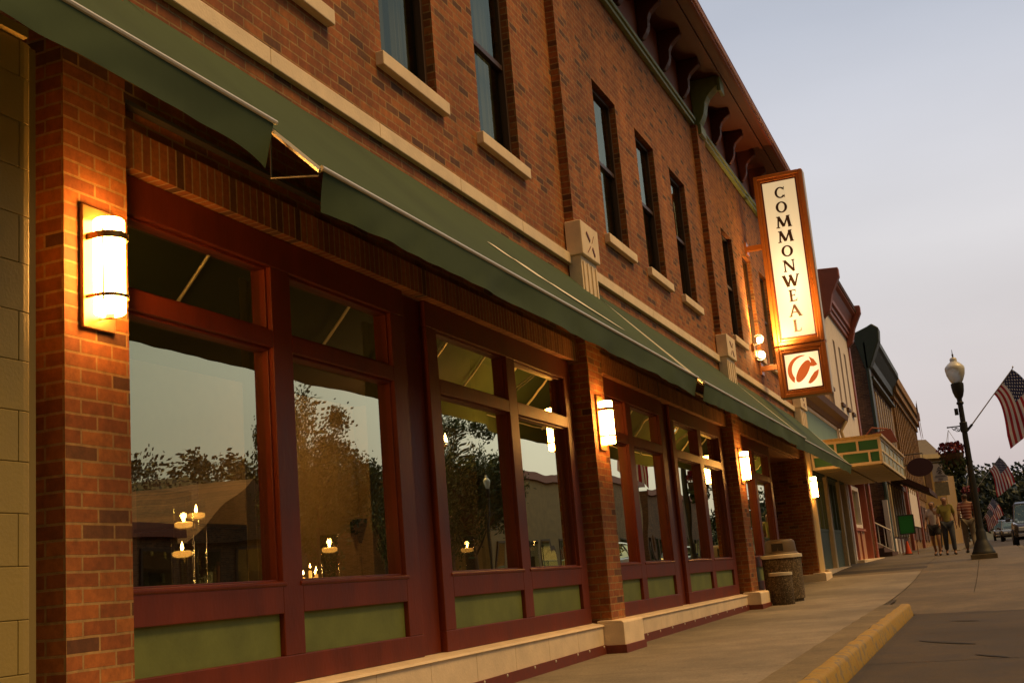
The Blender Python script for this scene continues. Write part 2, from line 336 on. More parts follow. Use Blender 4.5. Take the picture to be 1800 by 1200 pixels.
# bulb-out beyond the kerb's end: a ramp up from the street, then level pavement
mb = MB()
ra = [16.95, 19.2]
mb.quad((16.95, 1.56, gz(16.95) - .118), (16.2, -.8, gz(16.2) - .125), (19.6, -.8, gz(19.6) - .012), (19.6, 1.56, gz(19.6) - .008))
mb.quad((16.95, 1.56, gz(16.95) - .118), (19.6, 1.56, gz(19.6) - .008), (19.6, 1.565, gz(19.6) - .008), (16.95, 1.565, gz(16.95) + .0))
a = 19.61
while a < 46:
    strip(mb, [a, a + 2.6], -.72, 0.40, -.012, -.011); strip(mb, [a, a + 2.6], .408, 1.552, -.011, -.008); a += 2.612
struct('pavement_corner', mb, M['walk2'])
mb = MB()
k = [19.6, 26, 29, 34.5, 42, 46]
for a, b_ in zip(k, k[1:]):
    mb.add([(a, -.88, gz(a) - .2), (b_, -.88, gz(b_) - .2), (b_, -.88, gz(b_) - .004), (a, -.88, gz(a) - .004), (a, -.725, gz(a) - .004), (b_, -.725, gz(b_) - .004)], [(0, 1, 2, 3), (3, 2, 5, 4)])
mb.quad((16.2, -.88, gz(16.2) - .13), (19.6, -.88, gz(19.6) - .2), (19.6, -.88, gz(19.6) - .004), (16.2, -.8, gz(16.2) - .12))
struct('kerb_edge', mb, M['kerb'])
mb = MB()
for a in [46, 52, 64, 85]:
    pass
kk = [46, 52, 64, 85, 140]
for a, b_ in zip(kk, kk[1:]):
    mb.add([(a, 1.2, gz(a) - .2), (b_, 1.2, gz(b_) - .2), (b_, 1.2, gz(b_) - .004), (a, 1.2, gz(a) - .004), (a, 1.55, gz(a) - .004), (b_, 1.55, gz(b_) - .004)], [(0, 1, 2, 3), (3, 2, 5, 4)])
struct('kerb_far', mb, M['kerb'])
mb = MB()
mb.box(46.2, 49.5, 1.19, 1.5, gz(47) - .02, gz(47) + .004)
struct('yellow_kerb_marking', mb, M['yellow'])
# near kerb: grey top, yellow rounded nose and face
def kerb(mb, prof, x0, x1, step=0.55):
    n = int((x1 - x0) / step); rows = []
    for i in range(n + 1):
        x = x0 + (x1 - x0) * i / n
        j = [noise.noise(Vector((x * 2.3, q * 5.0, 3.0))) * .006 for q in range(len(prof))]
        rows.append([(x, p[0] + j[q] * .6, gz(x) + p[1] + j[q]) for q, p in enumerate(prof)])
    vs = [p for r in rows for p in r]; m_ = len(prof); fs = []
    for i in range(n):
        for q in range(m_ - 1): fs.append((i * m_ + q, i * m_ + q + 1, (i + 1) * m_ + q + 1, (i + 1) * m_ + q))
    fs.append(tuple(range(m_))); fs.append(tuple((n * m_) + q for q in range(m_)))
    mb.add(vs, fs)
KX1 = 16.9
mb = MB(); kerb(mb, [(1.555, -.2), (1.555, .012), (1.53, .022), (1.27, .02), (1.27, -.2)], -8, KX1, .3); struct('kerb_top', mb, M['kerb'])
mb = MB(); kerb(mb, [(1.268, -.2), (1.268, .021), (1.19, .018), (1.17, .008), (1.158, -.012), (1.135, -.14), (1.135, -.2)], -8, KX1, .12); struct('kerb_face', mb, M['yellow'], smooth=True)
# dark seal cracks and tar marks in the parking strip
mb = MB()
for (x0, y0, x1, y1, wd) in [(12.3, .82, 11.6, .30, .05), (15.0, .62, 14.7, .30, .04), (10.6, .30, 10.2, .05, .03)]:
    n = 10; pts = []
    for i in range(n + 1):
        t = i / n; x = x0 + (x1 - x0) * t; y = y0 + (y1 - y0) * t + noise.noise(Vector((x * 3, y0, 0))) * .04
        pts.append((x, y, wd * (0.3 + math.sin(math.pi * t))))
    for p, q in zip(pts, pts[1:]):
        z0 = gz(p[0]) - .1185; z1 = gz(q[0]) - .1185
        mb.quad((p[0] - p[2] * 1.5, p[1], z0), (q[0] - q[2] * 1.5, q[1], z1), (q[0] + q[2] * 1.5, q[1], z1), (p[0] + p[2] * 1.5, p[1], z0))
struct('tar_marks', mb, M['dark'])
# far pavement (across the street; mirrored in the shop windows)
mb = MB(); strip(mb, [-40, 0, 26, 52, 140], -16.5, -12.0, 0, 0)
for a, b_ in zip([-40, 0, 26, 52], [0, 26, 52, 140]): mb.quad((a, -12.0, gz(a) - .16), (b_, -12.0, gz(b_) - .16), (b_, -12.0, gz(b_)), (a, -12.0, gz(a)))
struct('far_pavement', mb, M['asphalt'])

# ================================================================== THE BRICK THEATRE BUILDING
BX0, BX1 = 3.97, 27.45
bld = thing('brick_building', 'two storey orange brick building with cream stone band, red shop windows and wide eaves', 'building', (15.7, 3.7, -.7))
YW, YP, YF = 3.70, 3.60, 3.75
PIERS = [(3.965, 4.385), (11.45, 11.93), (18.80, 19.38), (26.62, 27.45)]
WIN = []
for b0 in (5.53, 13.02, 20.42):
    for i in range(3): WIN.append((b0 + 1.868 * i, b0 + 1.868 * i + 0.97))
ZS, ZH = 3.93, 5.93
holes = [(a, b, ZS, ZH) for a, b in WIN]
mb = MB(); wall_holes(mb, BX0, BX1, 2.17, 8.2, YW, holes, .16)
mb.quad((BX0, YW, 2.17), (BX1, YW, 2.17), (BX1, YW + .1, 2.17), (BX0, YW + .1, 2.17))
mb.quad((BX0, YW, 2.17), (BX0, 11, 2.17), (BX0, 11, 8.2), (BX0, YW, 8.2))
mb.quad((BX1, YW, -1), (BX1, 11, -1), (BX1, 11, 8.2), (BX1, YW, 8.2))
mb.quad((BX0, YW + .2, -1), (BX0, 11, -1), (BX0, 11, 2.17), (BX0, YW + .2, 2.17))
mb.build('wall', M['brick'], bld)
mb = MB(); mb.box(BX0, BX1, 3.68, 11, 8.201, 8.26); mb.build('roof', M['dark'], bld)
for a, b in PIERS:
    mb = MB(); mb.box(a, b, YP, 3.86 if a < 26 else 5.2, -.8, 2.17); mb.box(a, b, YP, YW - .002, 2.17, 7.3); mb.build('pilaster', M['brick'], bld)
# string course between pilasters
for a, b in [(4.387, 11.448), (11.932, 18.798), (19.382, 26.618)]:
    mb = MB()
    n = 5
    for i in range(n):
        mb.box(a + (b - a) * i / n + .002, a + (b - a) * (i + 1) / n - .002, YW - .045, YW + .05, 3.215, 3.33)
    mb.build('string_course', M['stone'], bld, bevel=.006)
# capital blocks on the pilasters at the band
def capital(a, b):
    a -= .06; b += .05
    mb = MB(); mb.box(a, b, YP - .09, YW - .01, 3.30, 3.67)
    c = mb.build('capital_block', M['stone'], bld, bevel=.008)
    mb = MB(); xm = (a + b) / 2; y = YP - .092
    for dx, dz in ((-.1, -.1), (.1, -.1), (-.1, .1), (.1, .1)):
        mb.prism([(xm + dx * .35, 3.46 + dz * .3 - .012), (xm + dx * .35 + .02, 3.46 + dz * .3 + .012), (xm + dx * 1.2, 3.46 + dz * 1.1 + .01), (xm + dx * 1.2 - .02, 3.46 + dz * 1.1 - .01)], 1, y, y - .006)
    mb.build('carved_cross', M['redboard'], c)
    mb = MB(); mb.box(a + .03, b - .03, YP - .05, YW - .01, 2.5, 3.298)
    for i in range(4):
        x = a + .09 + (b - a - .18) * i / 3; mb.box(x - .02, x + .02, YP - .065, YP - .051, 2.6, 3.24)
    mb.build('fluted_block', M['stone'], c, bevel=.005)
for a, b in PIERS[1:]: capital(a, b)
# upper windows
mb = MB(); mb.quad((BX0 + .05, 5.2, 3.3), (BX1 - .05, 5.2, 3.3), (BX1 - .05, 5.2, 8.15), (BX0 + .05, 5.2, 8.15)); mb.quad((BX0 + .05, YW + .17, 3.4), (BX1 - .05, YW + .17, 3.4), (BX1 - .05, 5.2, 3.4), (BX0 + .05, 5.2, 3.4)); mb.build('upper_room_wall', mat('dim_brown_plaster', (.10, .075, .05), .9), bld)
mb = MB(); mb.quad((BX0, 11, -1), (BX1, 11, -1), (BX1, 11, 8.2), (BX0, 11, 8.2)); mb.build('rear_wall', M['brick'], bld)
M['upframe'] = mat('dark_brown_window_frame', (.055, .026, .016), .5)
M['curtain'] = mat('sheer_curtain', (.085, .09, .065), .9, noise_amt=.25, nscale=3, stretch=(3, 3, .2))
for a, b in WIN:
    mb = MB(); yy = YW + .075
    mb.box(a, a + .045, yy, yy + .07, ZS + .06, ZH); mb.box(b - .045, b, yy, yy + .07, ZS + .06, ZH); mb.box(a + .045, b - .045, yy, yy + .07, ZH - .05, ZH); mb.box(a + .045, b - .045, yy, yy + .07, ZS + .06, ZS + .12)
    mb.box(a + .045, b - .045, yy + .012, yy + .06, 4.93, 4.985)
    f = mb.build('window', M['upframe'], bld, bevel=.004)
    mb = MB(); mb.quad((a + .045, yy + .02, 4.985), (b - .045, yy + .02, 4.985), (b - .045, yy + .02, ZH - .05), (a + .045, yy + .02, ZH - .05))
    mb.quad((a + .045, yy + .05, ZS + .12), (b - .045, yy + .05, ZS + .12), (b - .045, yy + .05, 4.93), (a + .045, yy + .05, 4.93)); mb.build('pane', M['upglass'], f)
    mb = MB(); n = 40; vs = []; rnd = random.Random(int(a * 10))
    gap = 1
    for side in (0, 1):
        x0, x1 = (a, a + .50) if side == 0 else (b - .30, b)
        m0 = len(mb.v); ph = rnd.random() * 6
        for i in range(n + 1):
            x = x0 + (x1 - x0) * i / n; y = YW + .24 + .022 * math.sin(i * 1.05 + ph) + .01 * math.sin(i * 2.7)
            mb.v += [Vector((x, y, ZS)), Vector((x + .01 * math.sin(i), y + .01, ZH + .1))]
        for i in range(n): mb.f.append((m0 + 2 * i, m0 + 2 * i + 2, m0 + 2 * i + 3, m0 + 2 * i + 1))
    mb.build('curtain', M['curtain'], f, smooth=True)
    mb = MB(); mb.box(a - .1, b + .1, YW - .065, YW + .08, ZS - .11, ZS)
    mb.build('window_sill', M['stone'], bld, bevel=.006)
# frieze: moulding, recessed red panels, brackets, soffit, fascia
mb = MB()
for a, b in [(BX0, 11.45), (11.93, 18.8), (19.38, 26.62)]:
    mb.box(a, b, YW - .07, YW, 7.30, 7.36); mb.box(a, b, YW - .1, YW, 7.36, 7.42); mb.box(a, b, YW - .05, YW, 7.42, 7.47)
mb.build('frieze_moulding', M['green_trim'], bld, bevel=.008)
mb = MB(); mb.box(BX0, BX1, YW - .025, YW - .001, 7.47, 8.2); mb.build('frieze', mat('frieze_red', (.23, .06, .035), .6, noise_amt=.15), bld)
mb = MB()
x = 4.6
while x < BX1:
    if not any(abs(x - (a + b) / 2) < .35 for a, b in PIERS):
        mb.box(x - .055, x - .03, YW - .05, YW - .026, 7.49, 8.1); mb.box(x + .03, x + .055, YW - .05, YW - .026, 7.49, 8.1)
    x += 1.23
mb.build('frieze_panel_edging', M['green_trim'], bld)
M['eave_red'] = mat('eave_red_paint', (.10, .022, .010), .5, noise_amt=.15)
def bracket_prof(d, h):
    # side profile (y toward street, z), scroll shaped
    pts = [(YW - .03, 8.15)]
    pts += [(YW - .03, 8.15 - h)]
    for t in [0, .15, .3, .45, .6, .75, .9, 1.0]:
        y = d * (0.18 + .82 * (t ** 1.6)) + .05 * math.sin(t * math.pi * 2); z = h * t * .8
        pts.append((YW - .03 - y, 8.15 - h + z))
    pts.append((YW - .03 - d, 8.15 - h * .08)); pts.append((YW - .03 - d * .96, 8.15))
    return pts
x = 4.6; 
while x < BX1 - .2:
    if not any(abs(x - (a + b) / 2) < .35 for a, b in PIERS):
        mb = MB(); mb.prism(bracket_prof(.36, .62), 0, x - .07, x + .07); mb.build('eave_bracket', M['eave_red'], bld, bevel=.01)
    x += 1.23
for a, b in PIERS[1:]:
    xm = (a + b) / 2; mb = MB(); mb.prism(bracket_prof(.48, .80), 0, xm - .13, xm + .13); mb.box(xm - .19, xm + .19, YW - .16, YW, 7.16, 7.34)
    mb.box(xm - .16, xm + .16, YW - .56, YW - .5, 7.86, 8.15)
    mb.build('large_bracket', M['green_trim'], bld, bevel=.012)
mb = MB(); mb.box(BX0 - .3, BX1 + .25, 2.98, YW - .03, 8.15, 8.19); mb.box(BX0 - .3, BX1 + .25, 3.12, 3.18, 8.10, 8.149); mb.build('soffit', M['eave_red'], bld)
mb = MB(); mb.box(BX0 - .3, BX1 + .25, 2.93, 2.98, 8.13, 8.27); mb.box(BX0 - .32, BX1 + .27, 2.90, 3.9, 8.275, 8.30); mb.build('fascia', M['redboard'], bld)
mb = MB(); x = 9.0
while x < BX1 + .2:
    mb.box(x, x + .045, 2.898, 2.929, 8.17, 8.255); x += .085
mb.build('dentil_edge', mat('pale_red_edge', (.42, .22, .18), .6), bld)
# soldier course over the shop windows, steel ledge above
LINT = [(4.387, 11.448), (11.932, 18.798), (19.382, 26.618)]
M['soldier_z'] = None
def soldier_material():
    m = brick_mat('soldier_course_brick', ORANGE, (.42, .28, .12), bw=0.0677, rh=4.0)
    br = [n for n in m.node_tree.nodes if n.type == 'TEX_BRICK'][0]; br.offset = 0.0
    return m
M['soldier'] = soldier_material()
for a, b in LINT:
    mb = MB(); mb.box(a, b, YW - .022, YW + .06, 2.168, 2.372); mb.build('soldier_course', M['soldier'], bld)
    mb = MB(); mb.box(a, b, YW - .05, YW, 2.478, 2.5); mb.build('steel_ledge', M['steel'], bld)
# shop-front joinery ------------------------------------------------
GY = 3.82
def shopfront(x0, x1, cells, with_panels=True):
    """frame unit; cells = glass openings [(a,b)]"""
    mb = MB(); zb, zt = -.44, 2.165; y0, y1 = YF, YF + .13
    xs_ = [x0] + [c for ab in cells for c in ab] + [x1]
    for i in range(0, len(xs_), 2): mb.box(xs_[i], xs_[i + 1], y0, y1, -.29 if with_panels else -.44, 1.965)   # stiles and mullions
    mb.box(x0, x1, y0, y1, zb, -.2902); mb.box(x0, x1, y0, y1, 1.9652, zt)
    for a, b in cells:
        mb.box(a, b, y0, y1, -.058, .112); mb.box(a, b, y0, y1, 1.47, 1.575)
        for (c, d) in ((.112, 1.47), (1.575, 1.965)):            # glazing beads
            yb = y0 + .03
            mb.box(a, a + .018, yb, y1, c, d); mb.box(b - .018, b, yb, y1, c, d); mb.box(a + .018, b - .018, yb, y1, c, c + .02); mb.box(a + .018, b - .018, yb, y1, d - .018, d)
    f = mb.build('shop_window', M['redwood'], bld, bevel=.005)
    for a, b in cells:
        for (c, d) in ((.112, 1.47), (1.575, 1.965)):
            mb = MB(); mb.quad((a + .01, GY, c), (b - .01, GY, c), (b - .01, GY, d), (a + .01, GY, d)); mb.build('pane', M['glass'], f)
        mb = MB(); mb.box(a - .04, b + .0, YF + .035, YF + .08, -.30, -.05); mb.build('panel', M['green_panel'], f)
        mb = MB(); mb.prism([(YF - .010, .112), (YF - .009, .098), (YF, .09), (YF + .05, .09), (YF + .05, .125), (YF + .0, .12)], 0, a - .03, b + .03); mb.build('sill', M['redwood'], f, bevel=.003)
    return f
def bay(dx, xa, xe):
    shopfront(xa, 7.58 + dx, [(4.50 + dx if dx == 0 else xa + .1, 5.84 + dx), (6.05 + dx, 7.37 + dx)])
    mb = MB(); mb.box(7.582 + dx, 7.948 + dx, YF + .05, YF + .13, -.44, 2.165); mb.build('post', M['redwood'], bld, bevel=.004)
    shopfront(7.95 + dx, 11.28 + dx - (.05 if dx else 0), [(8.13 + dx, 9.55 + dx - (.06 if dx else 0)), (9.75 + dx - (.04 if dx else 0), 11.08 + dx - (.12 if dx else 0))])
    mb = MB(); mb.box(11.282 + dx - (.05 if dx else 0), xe, YF + .06, YF + .13, -.44, 2.165); mb.build('post', M['redwood'], bld, bevel=.004)
bay(0, 4.387, 11.448)
bay(7.38, 11.932, 18.798)
# third bay: one window unit then a recessed doorway
shopfront(19.382, 22.9, [(19.6, 21.05), (21.27, 22.68)])
DY = 5.05
mb = MB(); mb.box(22.902, 26.618, 3.74, DY + .1, 2.15, 2.20); mb.build('porch_ceiling', mat('porch_ceiling_wood', (.30, .12, .05), .5, noise_amt=.2, stretch=(.2, 3, 1)), bld)
mb = MB(); mb.box(22.86, 22.9, YF + .132, DY, -.8, 2.14); mb.build('porch_side', M['redwood'], bld)
mb = MB(); mb.box(22.95, 23.15, DY, DY + .08, -.6, 2.14); mb.box(26.3, 26.6, DY, DY + .08, -.6, 2.14); mb.box(24.85, 25.05, DY, DY + .08, -.6, 2.14); mb.box(23.15, 26.3, DY + .001, DY + .08, 1.6, 2.14); mb.build('door_frame', M['redwood'], bld, bevel=.005)
for a, b in ((23.17, 24.83), (25.07, 26.28)):
    mb = MB(); mb.box(a, a + .14, DY + .02, DY + .07, -.58, 1.58); mb.box(b - .14, b, DY + .02, DY + .07, -.58, 1.58); mb.box(a + .14, b - .14, DY + .02, DY + .07, 1.4, 1.58); mb.box(a + .14, b - .14, DY + .02, DY + .07, -.58, -.2)
    d = mb.build('door', M['redwood'], bld, bevel=.004)
    mb = MB(); mb.quad((a + .14, DY + .05, -.2), (b - .14, DY + .05, -.2), (b - .14, DY + .05, 1.4), (a + .14, DY + .05, 1.4)); mb.build('pane', M['glass'], d)
    mb = MB(); mb.tube([(b - .2, DY + .0, .1), (b - .2, DY - .05, .12), (b - .2, DY - .05, .5), (b - .2, DY, .52)], .012); mb.build('handle', M['alu'], d)
mb = MB(); mb.box(26.72, 27.44, 3.585, 3.599, -.30, 2.9); mb.build('cream_corner_board', mat('cream_corner_paint', (.55, .40, .17), .7, noise_amt=.15), bld)
# stone plinth, base board, pier blocks
def plinth(a, b, n):
    mb = MB()
    for i in range(n):
        mb.box(a + (b - a) * i / n + .002, a + (b - a) * (i + 1) / n - .002, 3.66, YF + .1, -1.0, -.46)
    mb.prism([(3.64, -.475), (3.66, -.459), (3.76, -.441), (3.86, -.441), (3.86, -.475)], 0, a, b)
    mb.build('stone_plinth', M['stone'], bld, bevel=.003)
    mb = MB(); m_ = 12
    for i in range(m_):
        x0 = a + (b - a) * i / m_; x1 = a + (b - a) * (i + 1) / m_
        mb.add([(x0, 3.645, gz(x0) - .1), (x1, 3.645, gz(x1) - .1), (x1, 3.645, gz(x1) + .085), (x0, 3.645, gz(x0) + .085), (x0, 3.659, gz(x0) + .085), (x1, 3.659, gz(x1) + .085)], [(0, 1, 2, 3), (3, 2, 5, 4)])
    o = mb.build('base_board', M['redboard'], bld)
    mb = MB(); x = a + .3; r_ = random.Random(5)
    while x < b:
        mb.lathe([(.013, 0), (.012, .004), (.004, .008)], (0, 0, 0), 8)
        for q in range(len(mb.v) - 24, len(mb.v)):
            v = mb.v[q]; mb.v[q] = Vector((x + v.x, 3.645 - v.z, gz(x) + .07 + v.y))
        x += r_.uniform(.3, .62)
    mb.build('screw_heads', M['alu'], o)
plinth(4.387, 11.33, 9); plinth(12.03, 18.72, 9); plinth(19.47, 22.86, 5)
for (a, b) in PIERS:
    mb = MB(); a2, b2 = a - .11, b + .09; top = -.43 if a < 26 else -.31
    mb.box(a2, b2, 3.45, 3.72 if a < 26 else 5.2, gz(a) - .2, top - .02); mb.prism([(3.45, top - .022), (3.47, top - .002), (3.62, top + .005), (3.72, top + .005), (3.72, top - .022)], 0, a2, b2)
    mb.build('pier_block', M['stone'], bld, bevel=.006)
    if a > 26: continue
    mb = MB(); zz = gz(a) + .075; mb.box(a2 - .014, b2 + .014, 3.436, 3.66, gz(a) - .15, zz); mb.build('base_board', M['redboard'], bld, bevel=.003)
# the room behind the shop windows
M['room'] = mat('tan_plaster', (.40, .26, .10), .9, noise_amt=.1)
M['roomdark'] = mat('brown_carpet', (.06, .035, .02), .95)
RY = 8.0
mb = MB(); mb.quad((3.99, RY, -.6), (22.8, RY, -.6), (22.8, RY, 2.6), (3.99, RY, 2.6)); mb.quad((3.99, 3.9, -.6), (3.99, RY, -.6), (3.99, RY, 2.6), (3.99, 3.9, 2.6))
mb.quad((22.84, 3.9, -.6), (22.84, RY, -.6), (22.84, RY, 2.6), (22.84, 3.9, 2.6)); mb.build('inner_wall', M['room'], bld)
mb = MB(); mb.quad((3.99, 3.9, 2.6), (22.8, 3.9, 2.6), (22.8, RY, 2.6), (3.99, RY, 2.6)); mb.build('inner_ceiling', M['roomdark'], bld)
mb = MB(); mb.quad((3.9, 3.86, -.55), (27, 3.86, -.55), (27, 8.5, -.55), (3.9, 8.5, -.55)); mb.build('inner_floor', M['roomdark'], bld)
mb = MB(); mb.quad((22.9, 8.4, -.6), (27.4, 8.4, -.6), (27.4, 8.4, 2.6), (22.9, 8.4, 2.6)); mb.build('hall_wall', mat('pale_hall_wall', (.5, .5, .3), .9), bld)
mb = MB(); mb.box(14.4, 14.5, 6.9, RY - .01, -.55, 2.59); mb.build('partition_wall', M['room'], bld)
mb = MB(); mb.box(9.62, 9.74, RY - .06, RY - .001, -.55, 1.25); mb.box(10.64, 10.76, RY - .06, RY - .001, -.55, 1.25); mb.box(9.62, 10.76, RY - .065, RY - .001, 1.251, 1.37); mb.build('inner_door_frame', M['redwood'], bld)
mb = MB(); mb.box(9.741, 10.639, RY - .03, RY - .002, -.55, 1.25); mb.build('inner_door', M['brown'] if 'brown' in M else M['dark'], bld)
mb = MB(); mb.box(4.42, 22.7, 3.90, 4.58, .06, .10); mb.build('window_ledge', M['redwood'], bld)
M['drape'] = mat('tan_drape', (.42, .29, .12), .85, noise_amt=.25, nscale=6, stretch=(2, 2, .2))
def drape(x0, x1, y=4.72, z0=-.5, z1=2.3):
    mb = MB(); n = int((x1 - x0) * 60) + 8; ph = x0 * 7
    for i in range(n + 1):
        x = x0 + (x1 - x0) * i / n; yy = y + .035 * math.sin(x * 62 + ph) + .015 * math.sin(x * 131)
        mb.v += [Vector((x, yy, z0)), Vector((x, yy * .4 + y * .6, z1))]
    for i in range(n): mb.f.append((2 * i, 2 * i + 2, 2 * i + 3, 2 * i + 1))
    mb.build('drape', M['drape'], bld, smooth=True)
for a, b in ((6.95, 7.32), (8.75, 9.2), (11.0, 11.9), (13.1, 14.1), (15.6, 16.5), (18.2, 19.2), (20.6, 21.6)): drape(a, b)
for a, b in ((23.3, 23.7), (24.2, 24.7), (25.2, 25.6)): drape(a, b, 5.35, -.5, 1.9)
mb = MB(); mb.quad((22.9, 3.7, gz(22.9)), (26.6, 3.7, gz(26.6)), (26.6, 5.2, gz(26.6)), (22.9, 5.2, gz(22.9))); mb.build('porch_floor', M['walk'], bld)

# ================================================================== AWNINGS
def canvas_mat():
    m = mat('green_awning_canvas', (.060, .088, .048), .85, noise_amt=.22, nscale=1.1, bump=.25, bscale=5, stretch=(1, .6, .6), spec=.15)
    b = m.node_tree.nodes['Principled BSDF']; b.inputs['Sheen Weight'].default_value = .0
    return m
M['canvas'] = canvas_mat()
M['painted_sheen'] = mat('sheen_streak', (.75, .72, .62), .7)
WT = (YW, 3.09)
def awning(x0, x1, yf, zf, label):
    t = thing('awning', label, 'awning', ((x0 + x1) / 2, YW, 3.0), 'green canvas awnings along the shop front')
    # canvas, slightly sagging between rafters
    mb = MB(); nx = int((x1 - x0) / .3); ny = 8
    for i in range(nx + 1):
        x = x0 + (x1 - x0) * i / nx
        for j in range(ny + 1):
            u = j / ny; sag = .012 * math.sin(math.pi * u) * (1 + .6 * math.sin(x * 2.1)) + .006 * noise.noise(Vector((x * 1.2, u * 3, 1)))
            mb.v.append(Vector((x, WT[0] + (yf - WT[0]) * u, WT[1] + (zf - WT[1]) * u - sag)))
    for i in range(nx):
        for j in range(ny): a = i * (ny + 1) + j; mb.f.append((a, a + 1, a + ny + 2, a + ny + 1))
    c = mb.build('canvas', M['canvas'], t, smooth=True)
    # valance: wavy lower hem
    mb = MB(); n = int((x1 - x0) / .06)
    rnd = x0 * 3.1
    for i in range(n + 1):
        x = x0 + .01 + (x1 - x0 - .02) * i / n
        e = min(x - x0, x1 - x) ; curl = .05 * math.exp(-e * 2.5)
        hem = .168 + .010 * noise.noise(Vector((x * .9 + rnd, 0, 0))) + .007 * noise.noise(Vector((x * 4, 2, 0)))
        if abs(x1 - 4.53) < .01: hem += .05 * math.exp(-(x1 - x) * 7) - .01
        for j in range(7):
            u = j / 6
            wv = (.028 * noise.noise(Vector((x * 1.6 + rnd, u * .8, 4))) + .012 * noise.noise(Vector((x * 5 + u * 1.5, 1, 5)))) * u
            mb.v.append(Vector((x + curl * u * (.6 if x - x0 < x1 - x else -.6), yf - .012 + wv + curl * u * .9, zf - .002 - (hem + .028) * u)))
    for i in range(n):
        for j in range(6): a = i * 7 + j; mb.f.append((a, a + 1, a + 8, a + 7))
    mb.build('valance', M['canvas'], t, smooth=True)
    mb = MB(); mb.tube([(x0 - .01, yf - .012, zf + .0), (x1 + .01, yf - .012, zf + .0)], .012, 8); mb.build('front_bar', M['alu'], t, smooth=True)
    # end rails and ribs below the canvas
    for x in (x0, x1):
        first = abs(x - 4.545) < .01
        if abs(x - 4.53) > .01:
            mb = MB(); mb.tube([(x, WT[0] - (.35 if first else 0), WT[1] - (.06 + .37 if first else .03)), (x, yf, zf - .01)], .014, 6); mb.build('end_rail', M['alu'], t, smooth=True)
        if first:
            mb = MB(); mb.tube([(x, yf + .01, zf - .03), (x, 2.89, 1.955), (x, 2.885, 2.16)], .006, 6); mb.build('folding_arm', M['steel'], t)
        elif abs(x - 4.53) > .01:
            mb = MB(); mb.tube([(x + (.02 if x == x0 else -.02), WT[0], 2.50), (x + (.02 if x == x0 else -.02), yf, zf - .03)], .008, 6); mb.build('strut', M['steel'], t)
    k = max(1, round((x1 - x0) / .95))
    for i in range(1, k):
        x = x0 + (x1 - x0) * i / k
        mb = MB(); mb.tube([(x, WT[0], WT[1] - .06), (x, yf + .02, zf - .035)], .013, 6); mb.build('rib', M['alu'], t)
    return t
AW = [(-4.5, 4.53, 2.86, 2.22, 'nearest green awning, rolled out less than the others, above the cream block wall'),
      (4.545, 12.08, 2.625, 1.945, 'green awning over the first shop windows, with a painted pale sheen on its slope'),
      (12.10, 19.32, 2.565, 1.895, 'green awning in the middle of the row, between the two carved capital blocks'),
      (19.34, 27.35, 2.70, 1.955, 'farthest green canvas awning, over the doorway and below the lit hanging sign')]
aws = [awning(*a) for a in AW]
mb = MB()     # pale sheen on the second canvas, painted as a thin patch
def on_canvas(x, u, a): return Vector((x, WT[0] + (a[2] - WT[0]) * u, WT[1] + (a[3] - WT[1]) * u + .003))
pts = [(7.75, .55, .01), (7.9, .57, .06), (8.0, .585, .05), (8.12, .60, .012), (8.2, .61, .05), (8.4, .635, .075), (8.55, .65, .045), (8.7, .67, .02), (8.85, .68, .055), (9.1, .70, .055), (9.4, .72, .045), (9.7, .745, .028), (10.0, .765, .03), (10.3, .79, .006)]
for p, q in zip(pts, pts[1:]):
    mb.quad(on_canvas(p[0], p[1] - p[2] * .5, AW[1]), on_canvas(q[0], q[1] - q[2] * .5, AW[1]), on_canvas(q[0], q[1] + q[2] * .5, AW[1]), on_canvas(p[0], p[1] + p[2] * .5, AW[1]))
mb.build('sheen_streak', M['painted_sheen'], aws[1])

# ================================================================== WALL LAMPS
M['shade'] = mat('lit_glass_shade', (.9, .8, .6), .4, emit=(1.0, .43, .085), estr=92)
M['bronze'] = mat('bronze_metal', (.45, .25, .09), .35, metal=.7, noise_amt=.2)
def wall_lamp(xc, label, zc=1.55):
    yl = YP - .078
    t = thing('wall_lamp', label, 'wall lamp', (xc, YP, zc), 'lit cylinder lamps on the brick piers')
    mb = MB(); mb.box(xc - .105, xc + .105, YP - .022, YP - .001, zc - .285, zc + .285); mb.build('back_plate', M['bronze'], t, bevel=.004)
    mb = MB(); mb.lathe([(.062, -.222), (.069, -.215), (.069, .215), (.062, .222)], (xc, yl, zc), 28); s = mb.build('glass_shade', M['shade'], t, smooth=True)
    for dz, h in ((-.145, .008), (.135, .016)):
        mb = MB()
        n = 24; vs = []
        for i in range(n + 1):
            a = math.pi * (1.0 + i / n) ; r = .081
            vs.append((xc + r * math.cos(a), yl + r * math.sin(a)))
        vs = [(xc - .081, YP - .02)] + vs + [(xc + .081, YP - .02)]
        for p, q in zip(vs, vs[1:]): mb.quad((p[0], p[1], zc + dz - h), (q[0], q[1], zc + dz - h), (q[0], q[1], zc + dz + h), (p[0], p[1], zc + dz + h))
        o = mb.build('metal_band', M['bronze'], t); sl = o.modifiers.new('solid', 'SOLIDIFY'); sl.thickness = .004
    for sx in (-1, 1):
        mb = MB(); mb.tube([(xc + sx * .076, yl - .03, zc - .17), (xc + sx * .076, yl - .03, zc + .16)], .004, 6); mb.build('rod', M['bronze'], t)
    mb = MB(); mb.tube([(xc, YP - .02, zc - .235), (xc, yl, zc - .235), (xc, yl - .02, zc - .222)], .006, 6); mb.lathe([(.02, -.24), (.02, -.218)], (xc, yl, zc), 12); mb.build('bracket_arm', M['bronze'], t)
wall_lamp(4.165, 'lit cylinder wall lamp on the nearest brick pier, left of the first shop window')
wall_lamp(11.69, 'lit cylinder wall lamp on the second brick pier from the left')
wall_lamp(19.09, 'lit cylinder wall lamp on the third brick pier, left of the porch')
